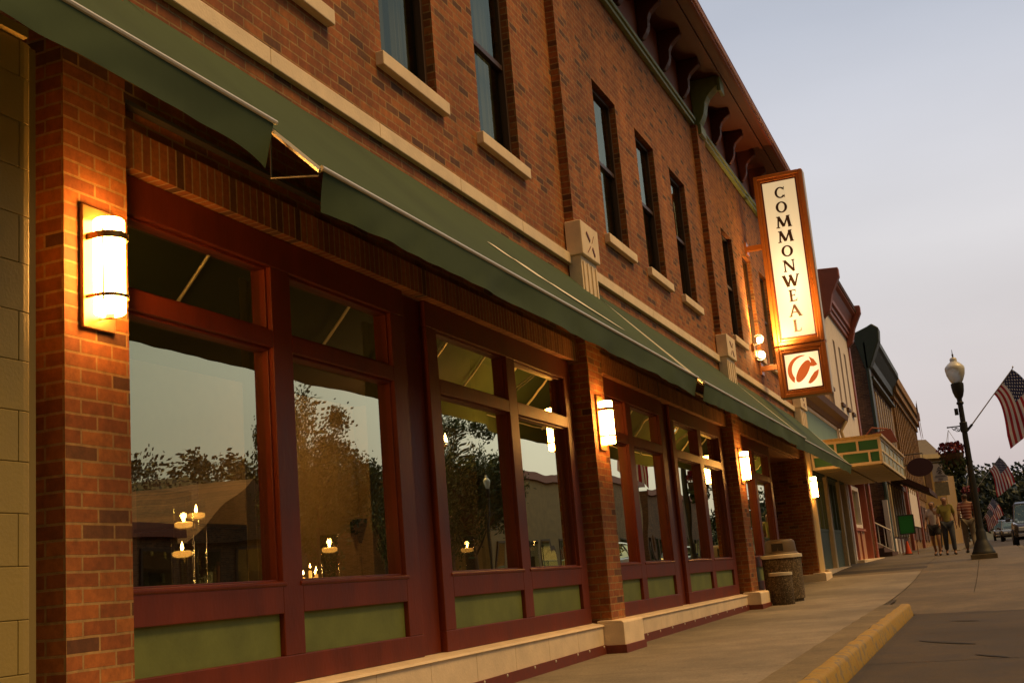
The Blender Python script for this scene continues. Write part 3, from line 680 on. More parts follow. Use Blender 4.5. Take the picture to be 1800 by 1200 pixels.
wall_lamp(27.0, 'farthest lit cylinder wall lamp, on the last brick pier beside the marquee')

# ================================================================== HANGING SIGN
SXX = 22.8
sg = thing('blade_sign', 'tall lit hanging sign reading COMMONWEAL over a square emblem box', 'sign', (SXX, YW, 5.3))
Y0, Y1 = 3.375, 2.42      # left and right edge as seen
def edge_frame(mb, ya, yb, za, zb, wd, x0, x1):
    mb.box(x0, x1, ya, ya - wd, za, zb); mb.box(x0, x1, yb + wd, yb, za, zb); mb.box(x0, x1, ya - wd, yb + wd, za, za + wd); mb.box(x0, x1, ya - wd, yb + wd, zb - wd, zb)
M['copper'] = mat('copper_brown_frame', (.60, .19, .035), .33, metal=.25, noise_amt=.12)
M['signside'] = mat('grey_sign_side', (.5, .47, .46), .5)
def sign_box(nm, za, zb):
    mb = MB(); edge_frame(mb, Y0, Y1, za, zb, .075, SXX, SXX + .30); edge_frame(mb, Y0 - .075, Y1 + .075, za + .075, zb - .075, .055, SXX + .03, SXX + .27)
    f = mb.build(nm, M['copper'], sg, bevel=.012)
    mb = MB(); edge_frame(mb, Y0 - .13, Y1 + .13, za + .13, zb - .13, .028, SXX + .05, SXX + .25); mb.build('dark_liner', M['redboard'], f)
    mb = MB(); mb.box(SXX + .02, SXX + .28, Y1 - .012, Y1 - .001, za + .02, zb - .02); mb.build('side_panel', M['signside'], f)
    return f
def lit_face(strength, zc, spread, nm):
    m = bpy.data.materials.new(nm); m.use_nodes = True; n = m.node_tree.nodes; l = m.node_tree.links; b = n['Principled BSDF']
    b.inputs['Base Color'].default_value = (.25, .21, .14, 1); b.inputs['Roughness'].default_value = .5
    # floodlight's bright pool painted into the emission, strongest just below the middle
    g = n.new('ShaderNodeNewGeometry'); s = n.new('ShaderNodeSeparateXYZ'); l.new(g.outputs['Position'], s.inputs[0])
    d = n.new('ShaderNodeMath'); d.operation = 'SUBTRACT'; d.inputs[1].default_value = zc; l.new(s.outputs['Z'], d.inputs[0])
    q = n.new('ShaderNodeMath'); q.operation = 'POWER'; q.inputs[1].default_value = 2; ab = n.new('ShaderNodeMath'); ab.operation = 'ABSOLUTE'; l.new(d.outputs[0], ab.inputs[0]); l.new(ab.outputs[0], q.inputs[0])
    dy = n.new('ShaderNodeMath'); dy.operation = 'SUBTRACT'; dy.inputs[1].default_value = 2.9; l.new(s.outputs['Y'], dy.inputs[0])
    qy = n.new('ShaderNodeMath'); qy.operation = 'MULTIPLY'; l.new(dy.outputs[0], qy.inputs[0]); l.new(dy.outputs[0], qy.inputs[1])
    qs = n.new('ShaderNodeMath'); qs.operation = 'MULTIPLY_ADD'; qs.inputs[1].default_value = 3.5; l.new(qy.outputs[0], qs.inputs[0]); l.new(q.outputs[0], qs.inputs[2])
    dv = n.new('ShaderNodeMath'); dv.operation = 'MULTIPLY_ADD'; dv.inputs[1].default_value = 1 / spread; dv.inputs[2].default_value = 1; l.new(qs.outputs[0], dv.inputs[0])
    iv0 = n.new('ShaderNodeMath'); iv0.operation = 'DIVIDE'; iv0.inputs[0].default_value = strength; l.new(dv.outputs[0], iv0.inputs[1])
    iv = n.new('ShaderNodeMath'); iv.operation = 'ADD'; iv.inputs[1].default_value = .5; l.new(iv0.outputs[0], iv.inputs[0])
    b.inputs['Emission Color'].default_value = (1, .70, .36, 1); l.new(iv.outputs[0], b.inputs['Emission Strength'])
    return m
f1 = sign_box('sign_frame', 4.05, 7.50); f2 = sign_box('sign_frame', 3.04, 4.03)
mb = MB(); mb.box(SXX + .06, SXX + .24, Y0 - .158, Y1 + .158, 4.208, 7.342); mb.build('lit_panel', lit_face(1.5, 5.25, .45, 'lit_sign_sheet'), f1)
mb = MB(); mb.box(SXX + .06, SXX + .24, Y0 - .158, Y1 + .158, 3.198, 3.872); mb.build('lit_panel', lit_face(1.3, 3.4, .5, 'lit_emblem_sheet'), f2)
M['letter'] = mat('bronze_letter', (.055, .022, .006), .6)
M['emblem'] = mat('orange_red_emblem', (.42, .085, .02), .5, emit=(1, .18, .03), estr=.5)
# serif capitals drawn with strokes in a unit cell (0..1 high)
def stroke(P, a, b, w0, w1=None):
    w1 = w0 if w1 is None else w1; d = Vector((b[0] - a[0], b[1] - a[1])).normalized(); n = Vector((-d.y, d.x))
    P.append([(a[0] + n.x * w0 / 2, a[1] + n.y * w0 / 2), (a[0] - n.x * w0 / 2, a[1] - n.y * w0 / 2), (b[0] - n.x * w1 / 2, b[1] - n.y * w1 / 2), (b[0] + n.x * w1 / 2, b[1] + n.y * w1 / 2)])
def hs(P, x, y, w=.26, h=.06): P.append([(x - w / 2, y - h / 2), (x + w / 2, y - h / 2), (x + w / 2, y + h / 2), (x - w / 2, y + h / 2)])
def ring(P, cx, cy, rx, ry, a0, a1, thick, thin, n=20):
    for i in range(n):
        q = []
        for k in (i, i + 1):
            a = R(a0 + (a1 - a0) * k / n); t = thin + (thick - thin) * abs(math.cos(a)); q.append(((cx + (rx) * math.cos(a), cy + ry * math.sin(a)), (cx + (rx - t) * math.cos(a), cy + (ry - t * .75) * math.sin(a))))
        P.append([q[0][0], q[1][0], q[1][1], q[0][1]])
def letter(c):
    P = []; T = .21; t = .105
    if c == 'O': ring(P, .5, .5, .47, .5, 0, 360, T, t, 28)
    if c == 'C':
        ring(P, .55, .5, .5, .5, 42, 318, T, t, 24); stroke(P, (.92, .99), (.90, .70), .06, .03); stroke(P, (.92, .01), (.93, .26), .04, .03)
    if c == 'M':
        stroke(P, (.10, 0), (.18, 1), t); stroke(P, (.18, 1), (.5, .08), T); stroke(P, (.5, .08), (.84, 1), t); stroke(P, (.82, 1), (.92, 0), T); hs(P, .10, .02); hs(P, .93, .02, .28); hs(P, .13, .98, .2); hs(P, .88, .98, .2)
    if c == 'N':
        stroke(P, (.15, 0), (.15, 1), t); stroke(P, (.15, 1), (.85, .02), T); stroke(P, (.85, 1), (.85, 0), t); hs(P, .15, .02); hs(P, .1, .98, .2); hs(P, .85, .98)
    if c == 'W':
        stroke(P, (.02, 1), (.28, 0), T); stroke(P, (.28, 0), (.5, .95), t); stroke(P, (.46, 1), (.72, 0), T); stroke(P, (.72, 0), (.98, 1), t); hs(P, .02, .98, .25); hs(P, .48, .98, .2); hs(P, .98, .98, .22)
    if c == 'E':
        stroke(P, (.3, 0), (.3, 1), T); hs(P, .5, .965, .55, .07); hs(P, .5, .035, .6, .07); hs(P, .47, .52, .4, .06); stroke(P, (.77, .99), (.77, .78), .05, .03); stroke(P, (.8, .02), (.82, .25), .05, .03); stroke(P, (.66, .62), (.66, .42), .04); hs(P, .24, .98, .25); hs(P, .24, .02, .25)
    if c == 'A':
        stroke(P, (.10, 0), (.48, 1), t); stroke(P, (.46, 1), (.88, 0), T); hs(P, .48, .35, .45, .06); hs(P, .10, .02, .24); hs(P, .89, .02, .28)
    if c == 'L':
        stroke(P, (.32, 0), (.32, 1), T); hs(P, .55, .035, .55, .07); stroke(P, (.81, .02), (.85, .28), .05, .03); hs(P, .32, .98, .3); hs(P, .28, .02, .25)
    return P
yc = (Y0 + Y1) / 2; lh = .225; lw = .235
zs_ = [7.10 - i * (7.10 - 4.41) / 9 for i in range(10)]
for c, z in zip('COMMONWEAL', zs_):
    mb = MB(); wdt = lw * {'M': 1.18, 'W': 1.2, 'L': .82, 'E': .85, 'C': .9, 'N': 1.0}.get(c, 1.0)
    for k, pl in enumerate(letter(c)):
        mb.prism([(yc + wdt / 2 - p[0] * wdt, z - lh / 2 + p[1] * lh) for p in pl], 0, SXX + .035 - k * .0003, SXX + .059)
    o = mb.build('letter', M['letter'], f1)
# emblem: a disc cut by two white sweeps
def sweep_poly(kind):
    pts = []
    if kind == 0:        # left crescent
        for i in range(15): a = R(75 + 155 * i / 14); pts.append((.47 * math.cos(a), .47 * math.sin(a)))
        for i in range(12): a = R(212 - 118 * i / 11); pts.append((.10 + .44 * math.cos(a), .02 + .42 * math.sin(a)))
    elif kind == 1:      # leaning leaf in the middle
        for i in range(24):
            a = 2 * math.pi * i / 24; u, v_ = .38 * math.cos(a), .15 * math.sin(a); th = R(56)
            pts.append((.0 + u * math.cos(th) - v_ * math.sin(th), -.03 + u * math.sin(th) + v_ * math.cos(th)))
    elif kind == 2:      # hook upper right
        pts = [(.22, .40), (.36, .30), (.45, .12), (.33, .08), (.20, .10), (.17, .17), (.27, .22)]
    else:                # lower right crescent
        for i in range(12): a = R(-4 - 66 * i / 11); pts.append((.47 * math.cos(a), .47 * math.sin(a)))
        pts += [(.10, -.41), (.20, -.25), (.33, -.10)]
    return pts
zc_ = 3.535
for k in range(4):
    mb = MB(); mb.prism([(yc - p[0] * .62, zc_ + p[1] * .62) for p in sweep_poly(k)], 0, SXX + .045 - k * .001, SXX + .059); mb.build('emblem_shape', M['emblem'], f2)
for z in (6.1, 3.68):
    mb = MB(); mb.box(SXX + .1, SXX + .2, Y0 + .001, YW, z - .05, z + .05); mb.box(SXX + .02, SXX + .28, YW - .03, YW - .001, z - .12, z + .12); mb.build('bracket', M['copper'], sg)
# twin floodlight on the wall that lights the sign
fl = thing('floodlight', 'small lit twin floodlight with two curled arms on the brick wall beside the hanging sign', 'floodlight', (22.2, YW, 3.98))
M['bulb'] = mat('lit_bulb', (1, .9, .7), .4, emit=(1, .6, .22), estr=40)
mb = MB(); mb.box(22.12, 22.28, YW - .05, YW - .001, 3.9, 4.06); mb.build('junction_box', M['bronze'], fl, bevel=.01)
for s in (-1, 1):
    mb = MB(); pth = [(22.2, YW - .05, 3.98 + s * .05)]
    for i in range(9):
        a = R(-90 + 230 * i / 8); pth.append((22.2 + .02 * i * 0, YW - .14 - .1 * math.cos(a) * 1.0, 3.98 + s * (.16 + .09 * math.sin(a))))
    mb.tube(pth, .014, 6); mb.build('curled_arm', M['alu'], fl, smooth=True)
    mb = MB(); mb.lathe([(.01, -.06), (.05, -.05), (.06, 0), (.045, .05), (.01, .06)], (22.2, YW - .16, 3.98 + s * .14), 14); mb.build('bulb', M['bulb'], fl, smooth=True)
ld = bpy.data.lights.new('flood_spot', 'SPOT'); lo = bpy.data.objects.new('flood_spot', ld); sc.collection.objects.link(lo); lo.parent = fl
ld.energy = 230; ld.color = (1, .55, .18); ld.spot_size = R(165); ld.spot_blend = .6; ld.shadow_soft_size = .06
lo.location = (0, -.42, .25); lo.rotation_euler = (Vector((22.0, YW - .45, 4.2)) - Vector((22.75, 3.4, 5.2))).to_track_quat('Z', 'Y').to_euler()

# ================================================================== CREAM BLOCK WALL (left edge)
def block_mat():
    m = mat('cream_painted_block', (.29, .215, .06), .6, noise_amt=.08, nscale=5, bump=.15, bscale=70)
    return m
M['cream'] = block_mat()
cw = thing('block_wall', 'cream painted block wall end with rounded corner at the left edge', 'wall', (2.0, 3.6, -.8))
z = -.998; hh = .2032; yf_, xe = 3.5, 3.735; gap = .003; r_ = .11; k = 0
rows = 0
while z < 2.36:
    z1 = min(z + hh, 2.42); xj = 3.60 - (.2032 if rows % 2 else 0); edges = [xe]; q = xj; gap = .0018
    while q > -3: edges.append(q); q -= .4064
    edges.append(-3.2)
    for i in range(min(len(edges) - 1, 9)):
        xb, xa = edges[i], edges[i + 1] if i < 8 else -3.2
        if i == 0:
            pts = [(xa + gap, 3.9), (xa + gap, yf_)] + [(xe - r_ + r_ * math.sin(R(90) * t_ / 6), yf_ + r_ - r_ * math.cos(R(90) * t_ / 6)) for t_ in range(7)] + [(xe, 3.9)]
        else: pts = [(xa + gap, 3.9), (xa + gap, yf_), (xb - gap, yf_), (xb - gap, 3.9)]
        mb = MB(); mb.prism(pts, 2, z + gap * .6, z1 - gap * .6)
        if i == 0: cm_ = mb
        else: cm_.add(mb.v, mb.f)
    cm_.build('block_course', M['cream'], cw, bevel=.003); z += hh; rows += 1
mb = MB(); mb.box(-3.19, 3.70, yf_ + .008, 3.88, -1, 2.41); mb.build('mortar_core', mat('cream_mortar', (.20, .145, .045), .8), cw)
mb = MB(); mb.box(-3.2, 3.62, yf_ - .03, 3.9, 2.425, 2.47); mb.build('coping', M['cream'], cw)

nb = thing('unseen_neighbour_building', 'unseen cream painted building behind the block wall, added to block sky light', 'building', (-12, 8, -.8))  # unseen body added behind the wall to keep sky light off the pier
mb = MB(); mb.box(-30, 3.5, 3.95, 15, -1, 7.6); mb.build('wall', M['cream'], nb)  # body of the added unseen building, blocks sky light
mb = MB(); mb.box(-30.1, 3.6, 3.8, 15.1, 7.601, 7.8); mb.build('cornice', M['stone'], nb)  # top of the added unseen building

# ================================================================== LITTER BINS
def aggregate_mat():
    m = bpy.data.materials.new('exposed_aggregate'); m.use_nodes = True; n = m.node_tree.nodes; l = m.node_tree.links; b = n['Principled BSDF']
    g = n.new('ShaderNodeNewGeometry'); v = n.new('ShaderNodeTexVoronoi'); v.inputs['Scale'].default_value = 55; l.new(g.outputs['Position'], v.inputs[0])
    r = n.new('ShaderNodeValToRGB'); cs = [(0, (.035, .024, .014)), (.35, (.075, .05, .028)), (.7, (.11, .078, .042)), (1, (.20, .15, .095))]
    while len(r.color_ramp.elements) < 4: r.color_ramp.elements.new(.5)
    for e, (p, c) in zip(r.color_ramp.elements, cs): e.position = p; e.color = (*c, 1)
    s = n.new('ShaderNodeSeparateColor'); l.new(v.outputs['Color'], s.inputs[0]); l.new(s.outputs[0], r.inputs[0]); l.new(r.outputs[0], b.inputs['Base Color']); b.inputs['Roughness'].default_value = .8
    bp = n.new('ShaderNodeBump'); bp.invert = True; bp.inputs['Strength'].default_value = .8; bp.inputs['Distance'].default_value = .01; l.new(v.outputs['Distance'], bp.inputs['Height']); l.new(bp.outputs[0], b.inputs['Normal'])
    return m
M['agg'] = aggregate_mat(); M['rim'] = mat('worn_cream_rim', (.55, .5, .42), .6, noise_amt=.2); M['lidb'] = mat('brown_plastic_lid', (.07, .045, .025), .6, noise_amt=.1)
def litter_bin(x, y):
    z = gz(x) - .005
    t = thing('litter_bin', 'large round stone aggregate litter bin with brown domed lid', 'litter bin', (x, y, z))
    mb = MB(); mb.lathe([(.29, 0), (.29, .05), (.315, .055), (.325, .72)], (x, y, z), 40); mb.build('drum', M['agg'], t, smooth=True)
    mb = MB(); mb.lathe([(.325, .722), (.345, .725), (.345, .775), (.30, .785)], (x, y, z), 40); mb.build('rim', M['rim'], t, smooth=True)
    mb = MB(); mb.lathe([(.30, .786), (.29, .80), (.265, .82), (.25, .98), (.235, 1.01), (.20, 1.03), (.05, 1.035)], (x, y, z), 40); l_ = mb.build('lid', M['lidb'], t, smooth=True)
    mb = MB(); mb.add([(x - .262, y - .09, z + .845), (x - .262, y + .10, z + .845), (x - .252, y + .10, z + .965), (x - .252, y - .09, z + .965)], [(0, 1, 2, 3)]); mb.build('flap', M['dark'], l_)
def ash_urn(x, y):
    z = gz(x) - .005
    t = thing('ash_urn', 'small straight stone aggregate ash urn with pale rim in front of the large bin', 'ash urn', (x, y, z))
    mb = MB(); mb.lathe([(.17, 0), (.178, .01), (.178, .46)], (x, y, z), 32); mb.build('drum', M['agg'], t, smooth=True)
    mb = MB(); mb.lathe([(.178, .462), (.188, .465), (.188, .51), (.15, .515), (.145, .49), (.02, .485)], (x, y, z), 32); mb.build('rim', M['rim'], t, smooth=True)
litter_bin(20.45, 3.36); ash_urn(19.62, 3.27)

# ================================================================== STREET LAMPS, FLOWERS, FLAGS
M['post'] = mat('black_green_cast_iron', (.009, .009, .008), .55, noise_amt=.2)
def globe_mat():
    m = mat('prismatic_globe', (.8, .8, .74), .15, bump=.3, bscale=30); b = m.node_tree.nodes['Principled BSDF']
    b.inputs['Transmission Weight'].default_value = .35; b.inputs['Roughness'].default_value = .25; return m
M['globe'] = globe_mat()
PH = 4.25     # height of the globe's foot above the ground
def street_lamp(x, y, label, detail=True, zb=None):
    z = gz(x) if zb is None else zb
    t = thing('street_lamp', label, 'street lamp', (x, y, z), 'ornamental street lamps')
    mb = MB(); mb.box(x - .30, x + .30, y - .30, y + .30, z - .1, z + .10); mb.build('footing', M['kerb'], t, bevel=.01)
    mb = MB(); mb.lathe([(.27, .10), (.27, .14), (.24, .18), (.215, .26), (.15, .40), (.12, .46), (.12, .62), (.10, .66), (.085, .72), (.08, 1.2), (.06, 3.72), (.085, 3.74), (.085, 3.78), (.062, 3.80), (.062, 3.86)], (x, y, z), 20); mb.build('pole', M['post'], t, smooth=True)
    mb = MB(); mb.lathe([(.06, 3.861), (.10, 3.93), (.135, 4.05), (.15, 4.18), (.15, 4.25), (.13, 4.26)], (x, y, z), 16); f = mb.build('fitter', M['post'], t, smooth=True)
    mb = MB(); mb.lathe([(.12, 4.262), (.16, 4.33), (.215, 4.47), (.235, 4.60), (.23, 4.66), (.20, 4.70), (.14, 4.76), (.10, 4.79), (.085, 4.80), (.085, 4.87), (.06, 4.90), (.02, 4.91)], (x, y, z), 28); mb.build('globe', M['globe'], t, smooth=True)
    mb = MB(); mb.lathe([(.03, 4.905), (.015, 4.94), (.028, 4.965), (.012, 5.0), (.004, 5.11)], (x, y, z), 10); mb.build('finial', M['post'], t, smooth=True)
    if detail:
        mb = MB(); mb.box(x - .05, x + .05, y + .07, y + .16, z + 3.48, z + 3.64); mb.build('photocell_box', M['post'], t, bevel=.01)
    for s in ((1,) if detail else (1,)):
        mb = MB(); mb.tube([(x, y + .05, z + 3.20), (x, y + .36, z + 3.20)], .017, 6); mb.lathe([(.012, -.02), (.03, 0), (.012, .02)], (x, y + .37, z + 3.2), 8)
        pth = [(x, y + .08 + .2 * (i / 14) , z + 3.18 - .13 * abs(math.sin(math.pi * i / 7)) * (1 - i / 20)) for i in range(15)]
        mb.tube(pth, .010, 5)
        sp = [(x, y + .17 + (.075 - .004 * i) * math.cos(i * .5), z + 3.11 + (.07 - .004 * i) * math.sin(i * .5)) for i in range(14)]; mb.tube(sp, .008, 5)
        mb.build('scroll_arm', M['post'], t)
    mb = MB(); mb.lathe([(.085, 3.05), (.092, 3.06), (.092, 3.28), (.085, 3.29)], (x, y, z), 14); mb.tube([(x, y - .07, z + 3.08), (x, y - .20, z + 3.21)], .03, 8); mb.build('flag_socket', M['post'], t)
    return t
lamp1 = street_lamp(31.0, .28, 'nearest black street lamp with white globe at the corner of the pavement')
lamp2 = street_lamp(79.0, .78, 'farther black street lamp mostly hidden behind the nearest one', False)
# hanging flower baskets
M['petal'] = mat('crimson_petals', (.16, .008, .018), .6, noise_amt=.3, nscale=10)
M['leaf_b'] = mat('dark_basket_leaves', (.035, .06, .02), .6, noise_amt=.3, nscale=8)
def basket(x, y, z, label, r=.36, hang=.62):
    rnd = random.Random(int(x * 7 + y * 3))
    t = thing('flower_basket', label, 'flower basket', (x, y, z), 'hanging baskets of red flowers')
    mb = MB()
    for k in range(3):
        a = k * 2.1 + .4; mb.tube([(x, y, z + hang), (x + .25 * math.cos(a), y + .25 * math.sin(a), z + .05)], .005, 4)
    mb.build('hanging_wire', M['alu'], t)
    mb = MB(); mb.lathe([(.08, -.32), (.2, -.24), (.27, -.05), (.28, .03)], (x, y, z), 16); mb.build('bowl', M['roomdark'], t)
    def clump(mb, n, zlo, zhi, s, rr):
        for i in range(n):
            a = rnd.random() * 6.283; q = rr * math.sqrt(rnd.random()); zz = rnd.uniform(zlo, zhi); q *= (1 - .35 * abs((zz - (zlo + zhi) / 2) / (zhi - zlo) * 2))
            c = Vector((x + q * math.cos(a), y + q * math.sin(a), z + zz)); u = Vector((rnd.gauss(0, 1), rnd.gauss(0, 1), rnd.gauss(0, 1))).normalized(); v = u.orthogonal().normalized(); ss = s * rnd.uniform(.6, 1.3)
            w_ = u.cross(v); mb.add([c - v * ss, c - w_ * ss * .8 + u * ss * .3, c + v * ss, c + w_ * ss * .8 + u * ss * .3], [(0, 1, 2, 3)])
    mb = MB(); clump(mb, 420, -.02, .30, .045, r); mb.build('flowers', M['petal'], t)
    mb = MB(); clump(mb, 420, -.48, .08, .05, r * .95); mb.build('foliage', M['leaf_b'], t)
z1 = gz(31)
basket(31.0, .28 + .37, z1 + 2.52, 'basket of red flowers hanging from the scroll arm of the nearest street lamp')
basket(46.5, .55, gz(46) + 1.95, 'darker basket of red flowers low behind the pole of the nearest street lamp', .34)
# flags
def flag_mat():
    m = bpy.data.materials.new('flag_cloth'); m.use_nodes = True; n = m.node_tree.nodes; l = m.node_tree.links; b = n['Principled BSDF']
    uv = n.new('ShaderNodeUVMap'); uv.uv_map = 'UVMap'; s = n.new('ShaderNodeSeparateXYZ'); l.new(uv.outputs[0], s.inputs[0])
    def mth(op, a, c=None, **k):
        x = n.new('ShaderNodeMath'); x.operation = op
        for i, q in enumerate((a, c)):
            if q is None: continue
            if isinstance(q, (int, float)): x.inputs[i].default_value = q
            else: l.new(q, x.inputs[i])
        return x.outputs[0]
    v13 = mth('MULTIPLY', s.outputs['Y'], 13.0); fl_ = mth('FLOOR', v13); md = mth('MODULO', fl_, 2.0); red = mth('LESS_THAN', md, .5)
    can = mth('MULTIPLY', mth('LESS_THAN', s.outputs['X'], .4), mth('GREATER_THAN', s.outputs['Y'], 6 / 13))
    # stars: dots on a staggered grid
    su = mth('MULTIPLY', s.outputs['X'], 6 / .4); sv = mth('MULTIPLY', mth('SUBTRACT', s.outputs['Y'], 6 / 13), 9 / (7 / 13.))
    row = mth('FLOOR', sv); off = mth('MULTIPLY', mth('MODULO', row, 2.0), .5)
    fu = mth('SUBTRACT', mth('FRACT', mth('ADD', su, off)), .5); fv = mth('SUBTRACT', mth('FRACT', sv), .5)
    dist = mth('ADD', mth('MULTIPLY', fu, fu), mth('MULTIPLY', fv, fv)); star = mth('LESS_THAN', dist, .055)
    c1 = n.new('ShaderNodeMixRGB'); l.new(red, c1.inputs[0]); c1.inputs[1].default_value = (.62, .56, .52, 1); c1.inputs[2].default_value = (.33, .02, .03, 1)
    c2 = n.new('ShaderNodeMixRGB'); l.new(star, c2.inputs[0]); c2.inputs[1].default_value = (.018, .022, .07, 1); c2.inputs[2].default_value = (.6, .57, .55, 1)
    c3 = n.new('ShaderNodeMixRGB'); l.new(can, c3.inputs[0]); l.new(c1.outputs[0], c3.inputs[1]); l.new(c2.outputs[0], c3.inputs[2])
    l.new(c3.outputs[0], b.inputs['Base Color']); b.inputs['Roughness'].default_value = .8
    tr = n.new('ShaderNodeBsdfTranslucent'); l.new(c3.outputs[0], tr.inputs[0]); ms = n.new('ShaderNodeMixShader'); ms.inputs[0].default_value = .35
    o = [q for q in n if q.type == 'OUTPUT_MATERIAL'][0]; l.new(b.outputs[0], ms.inputs[1]); l.new(tr.outputs[0], ms.inputs[2]); l.new(ms.outputs[0], o.inputs[0])
    return m
M['flag'] = flag_mat()
def flag(base, tip, hoist, fly, label, xamp=.06, cat='flag', group='flags on slanted poles', vertical=False, seed=1, turn=1.0):
    """flag near the tip of a pole; cloth leaves the pole square to it and falls"""
    base = Vector(base); tip = Vector(tip)
    t = thing('flag', label, cat, base, group)
    mb = MB(); mb.tube([base, tip], [.016, .010], 8); p_ = mb.build('flag_pole', mat('pale_pole', (.4, .36, .32), .4) if 'pole_m' not in M else M['pole_m'], t)
    M['pole_m'] = p_.data.materials[0]
    mb = MB(); mb.lathe([(.005, -.03), (.022, 0), (.005, .03)], tip + Vector((0, 0, .02)), 8); mb.build('pole_tip', M['pole_m'], t)
    d = (tip - base).normalized(); top = tip - d * .04
    side = Vector((0, -1 if d.y <= 0 else 1, 0)); perp = (side - d * side.dot(d)).normalized()
    if vertical: perp = Vector((0, turn, 0))
    down = Vector((0, 0, -1)); mb = MB(); N, K = 26, 14
    grid = []
    for j in range(K + 1):
        v = j / K; p0 = top - d * hoist * (1 - v); row = []; p = p0.copy()
        for i in range(N + 1):
            u = i / N
            bend = 1 - math.exp(-u * (3.0 if not vertical else 9.0) * (1 + .5 * (1 - v)))
            dr = (perp * (1 - bend) + down * bend * (1.0) + perp * (.10 if not vertical else .03) * bend).normalized()
            if i: p = p + dr * (fly / N)
            fold = xamp * math.sin(v * 9.5 + u * 3.2 + seed) * min(1, u * 2.2); fold2 = xamp * .6 * math.sin(v * 17 - u * 6 + seed * 2) * min(1, u * 1.6)
            squeeze = (v - .5) * hoist * (-.35 if not vertical else 0) * min(1, u * 1.3)
            row.append(p + Vector((fold + fold2, squeeze * (1 if not vertical else 0), 0)))
        grid.append(row)
    for j in range(K + 1):
        for i in range(N + 1): mb.uv[len(mb.v)] = (i / N, j / K); mb.v.append(grid[j][i])
    for j in range(K):
        for i in range(N): a = j * (N + 1) + i; mb.f.append((a, a + 1, a + N + 2, a + N + 1))
    mb.build('cloth', M['flag'], t, smooth=True)
    return t
flag((31.0, .08, z1 + 3.21), (31.0, -1.04, 4.14), .74, 1.42, 'largest striped and starred flag, on a slanted pole fixed to the nearest street lamp', .05)
flag((79.0, .58, gz(79) + 3.22), (79.0, -1.06, 5.20), 1.0, 1.75, 'middle-sized striped and starred flag against the treetops, right of the nearest lamp pole', .07, seed=2)
flag((118.0, .7, 2.5), (118.0, -.42, 4.1), 1.0, 1.7, 'small striped and starred flag low against the dark trees', .08, seed=3)
flag((100.0, .6, 1.9), (100.0, .0, 2.7), .75, 1.2, 'tiny striped and starred flag lowest among the flags, above the parked cars', .07, seed=5)
lamp3 = street_lamp(118.0, .95, 'farthest black street lamp, small in the dark behind the flags', False)
flag((75.0, 3.05, 6.5), (75.0, 3.12, 8.75), .9, 1.55, 'limp flag hanging from an upright pole on the roof line of the tan building', .05, group='flags on upright poles', vertical=True, turn=.25, seed=4)

# ================================================================== NEIGHBOUR BUILDINGS
TAN = [(0.0, (.30, .16, .07)), (.3, (.36, .20, .09)), (.6, (.27, .14, .06)), (.8, (.40, .23, .10))]
DKB = [(0.0, (.17, .075, .04)), (.3, (.22, .095, .045)), (.6, (.14, .06, .035)), (.8, (.26, .12, .06))]
M['tanbrick'] = brick_mat('tan_brick', TAN, (.36, .27, .17)); M['dkbrick'] = brick_mat('old_dark_brick', DKB, (.25, .17, .1))
M['teal'] = mat('faded_teal_board', (.17, .30, .31), .7, noise_amt=.2, nscale=6, stretch=(3, 1, .3))
M['tealwood'] = mat('teal_green_wood', (.12, .17, .12), .6, noise_amt=.3, nscale=8, stretch=(3, 3, .2))
M['cream2'] = mat('cream_painted_wood', (.62, .51, .34), .6, noise_amt=.12)
M['brown'] = mat('dark_brown_wood', (.10, .045, .02), .6, noise_amt=.3)
M['white'] = mat('white_stucco', (.76, .69, .68), .8, noise_amt=.12, nscale=3, bump=.2)
M['redtrim'] = mat('brick_red_trim', (.30, .085, .055), .55, noise_amt=.15)
M['pinkwood'] = mat('pinkish_tan_board', (.42, .22, .13), .7, noise_amt=.15, stretch=(2, 2, .2))
M['dkgreen'] = mat('dark_green_metal', (.03, .045, .03), .5, noise_amt=.2)
M['marqgreen'] = mat('marquee_green', (.02, .13, .045), .45, noise_amt=.1)
M['ochre'] = mat('ochre_stone', (.34, .22, .09), .8, noise_amt=.25, nscale=2.5, bump=.3)
M['soff'] = mat('cream_soffit', (.42, .34, .16), .6)
Y = 3.72
# --- low building with the teal band
b2 = thing('teal_band_building', 'low tan brick building with a faded teal sign band, behind the marquee', 'building', (31.5, Y, -.3))
mb = MB(); mb.box(27.72, 35.52, Y + .05, 10, 2.3, 4.75); mb.box(27.72, 35.52, 4.2, 10, -.8, 2.3); mb.build('wall', M['tanbrick'], b2)
mb = MB(); mb.box(27.6, 35.6, Y - .05, 10.1, 4.752, 4.85); mb.build('coping', M['brown'], b2)
mb = MB(); mb.box(28.35, 34.7, Y - .02, Y + .049, 2.75, 3.52); mb.build('teal_band', M['teal'], b2)
mb = MB()
for (a, b, c, d) in ((28.25, 34.8, 3.522, 3.60), (28.25, 34.8, 2.67, 2.748), (28.25, 28.348, 2.75, 3.52), (34.702, 34.8, 2.75, 3.52)): mb.box(a, b, Y - .04, Y + .049, c, d)
mb.build('band_frame', M['white'], b2)
mb = MB(); mb.prism([(Y + .049, 3.62), (Y - .08, 3.62), (Y - .14, 3.72), (Y - .30, 3.80), (Y - .34, 3.95), (Y + .049, 4.0)], 0, 28.0, 35.4); mb.build('cornice', M['brown'], b2)
mb = MB(); mb.tube([(35.0, Y - .02, 2.6), (35.05, Y - .2, 3.1), (34.9, Y - .12, 3.5), (34.95, Y - .3, 3.78)], .05, 8); mb.build('curved_bracket', M['cream2'], b2)
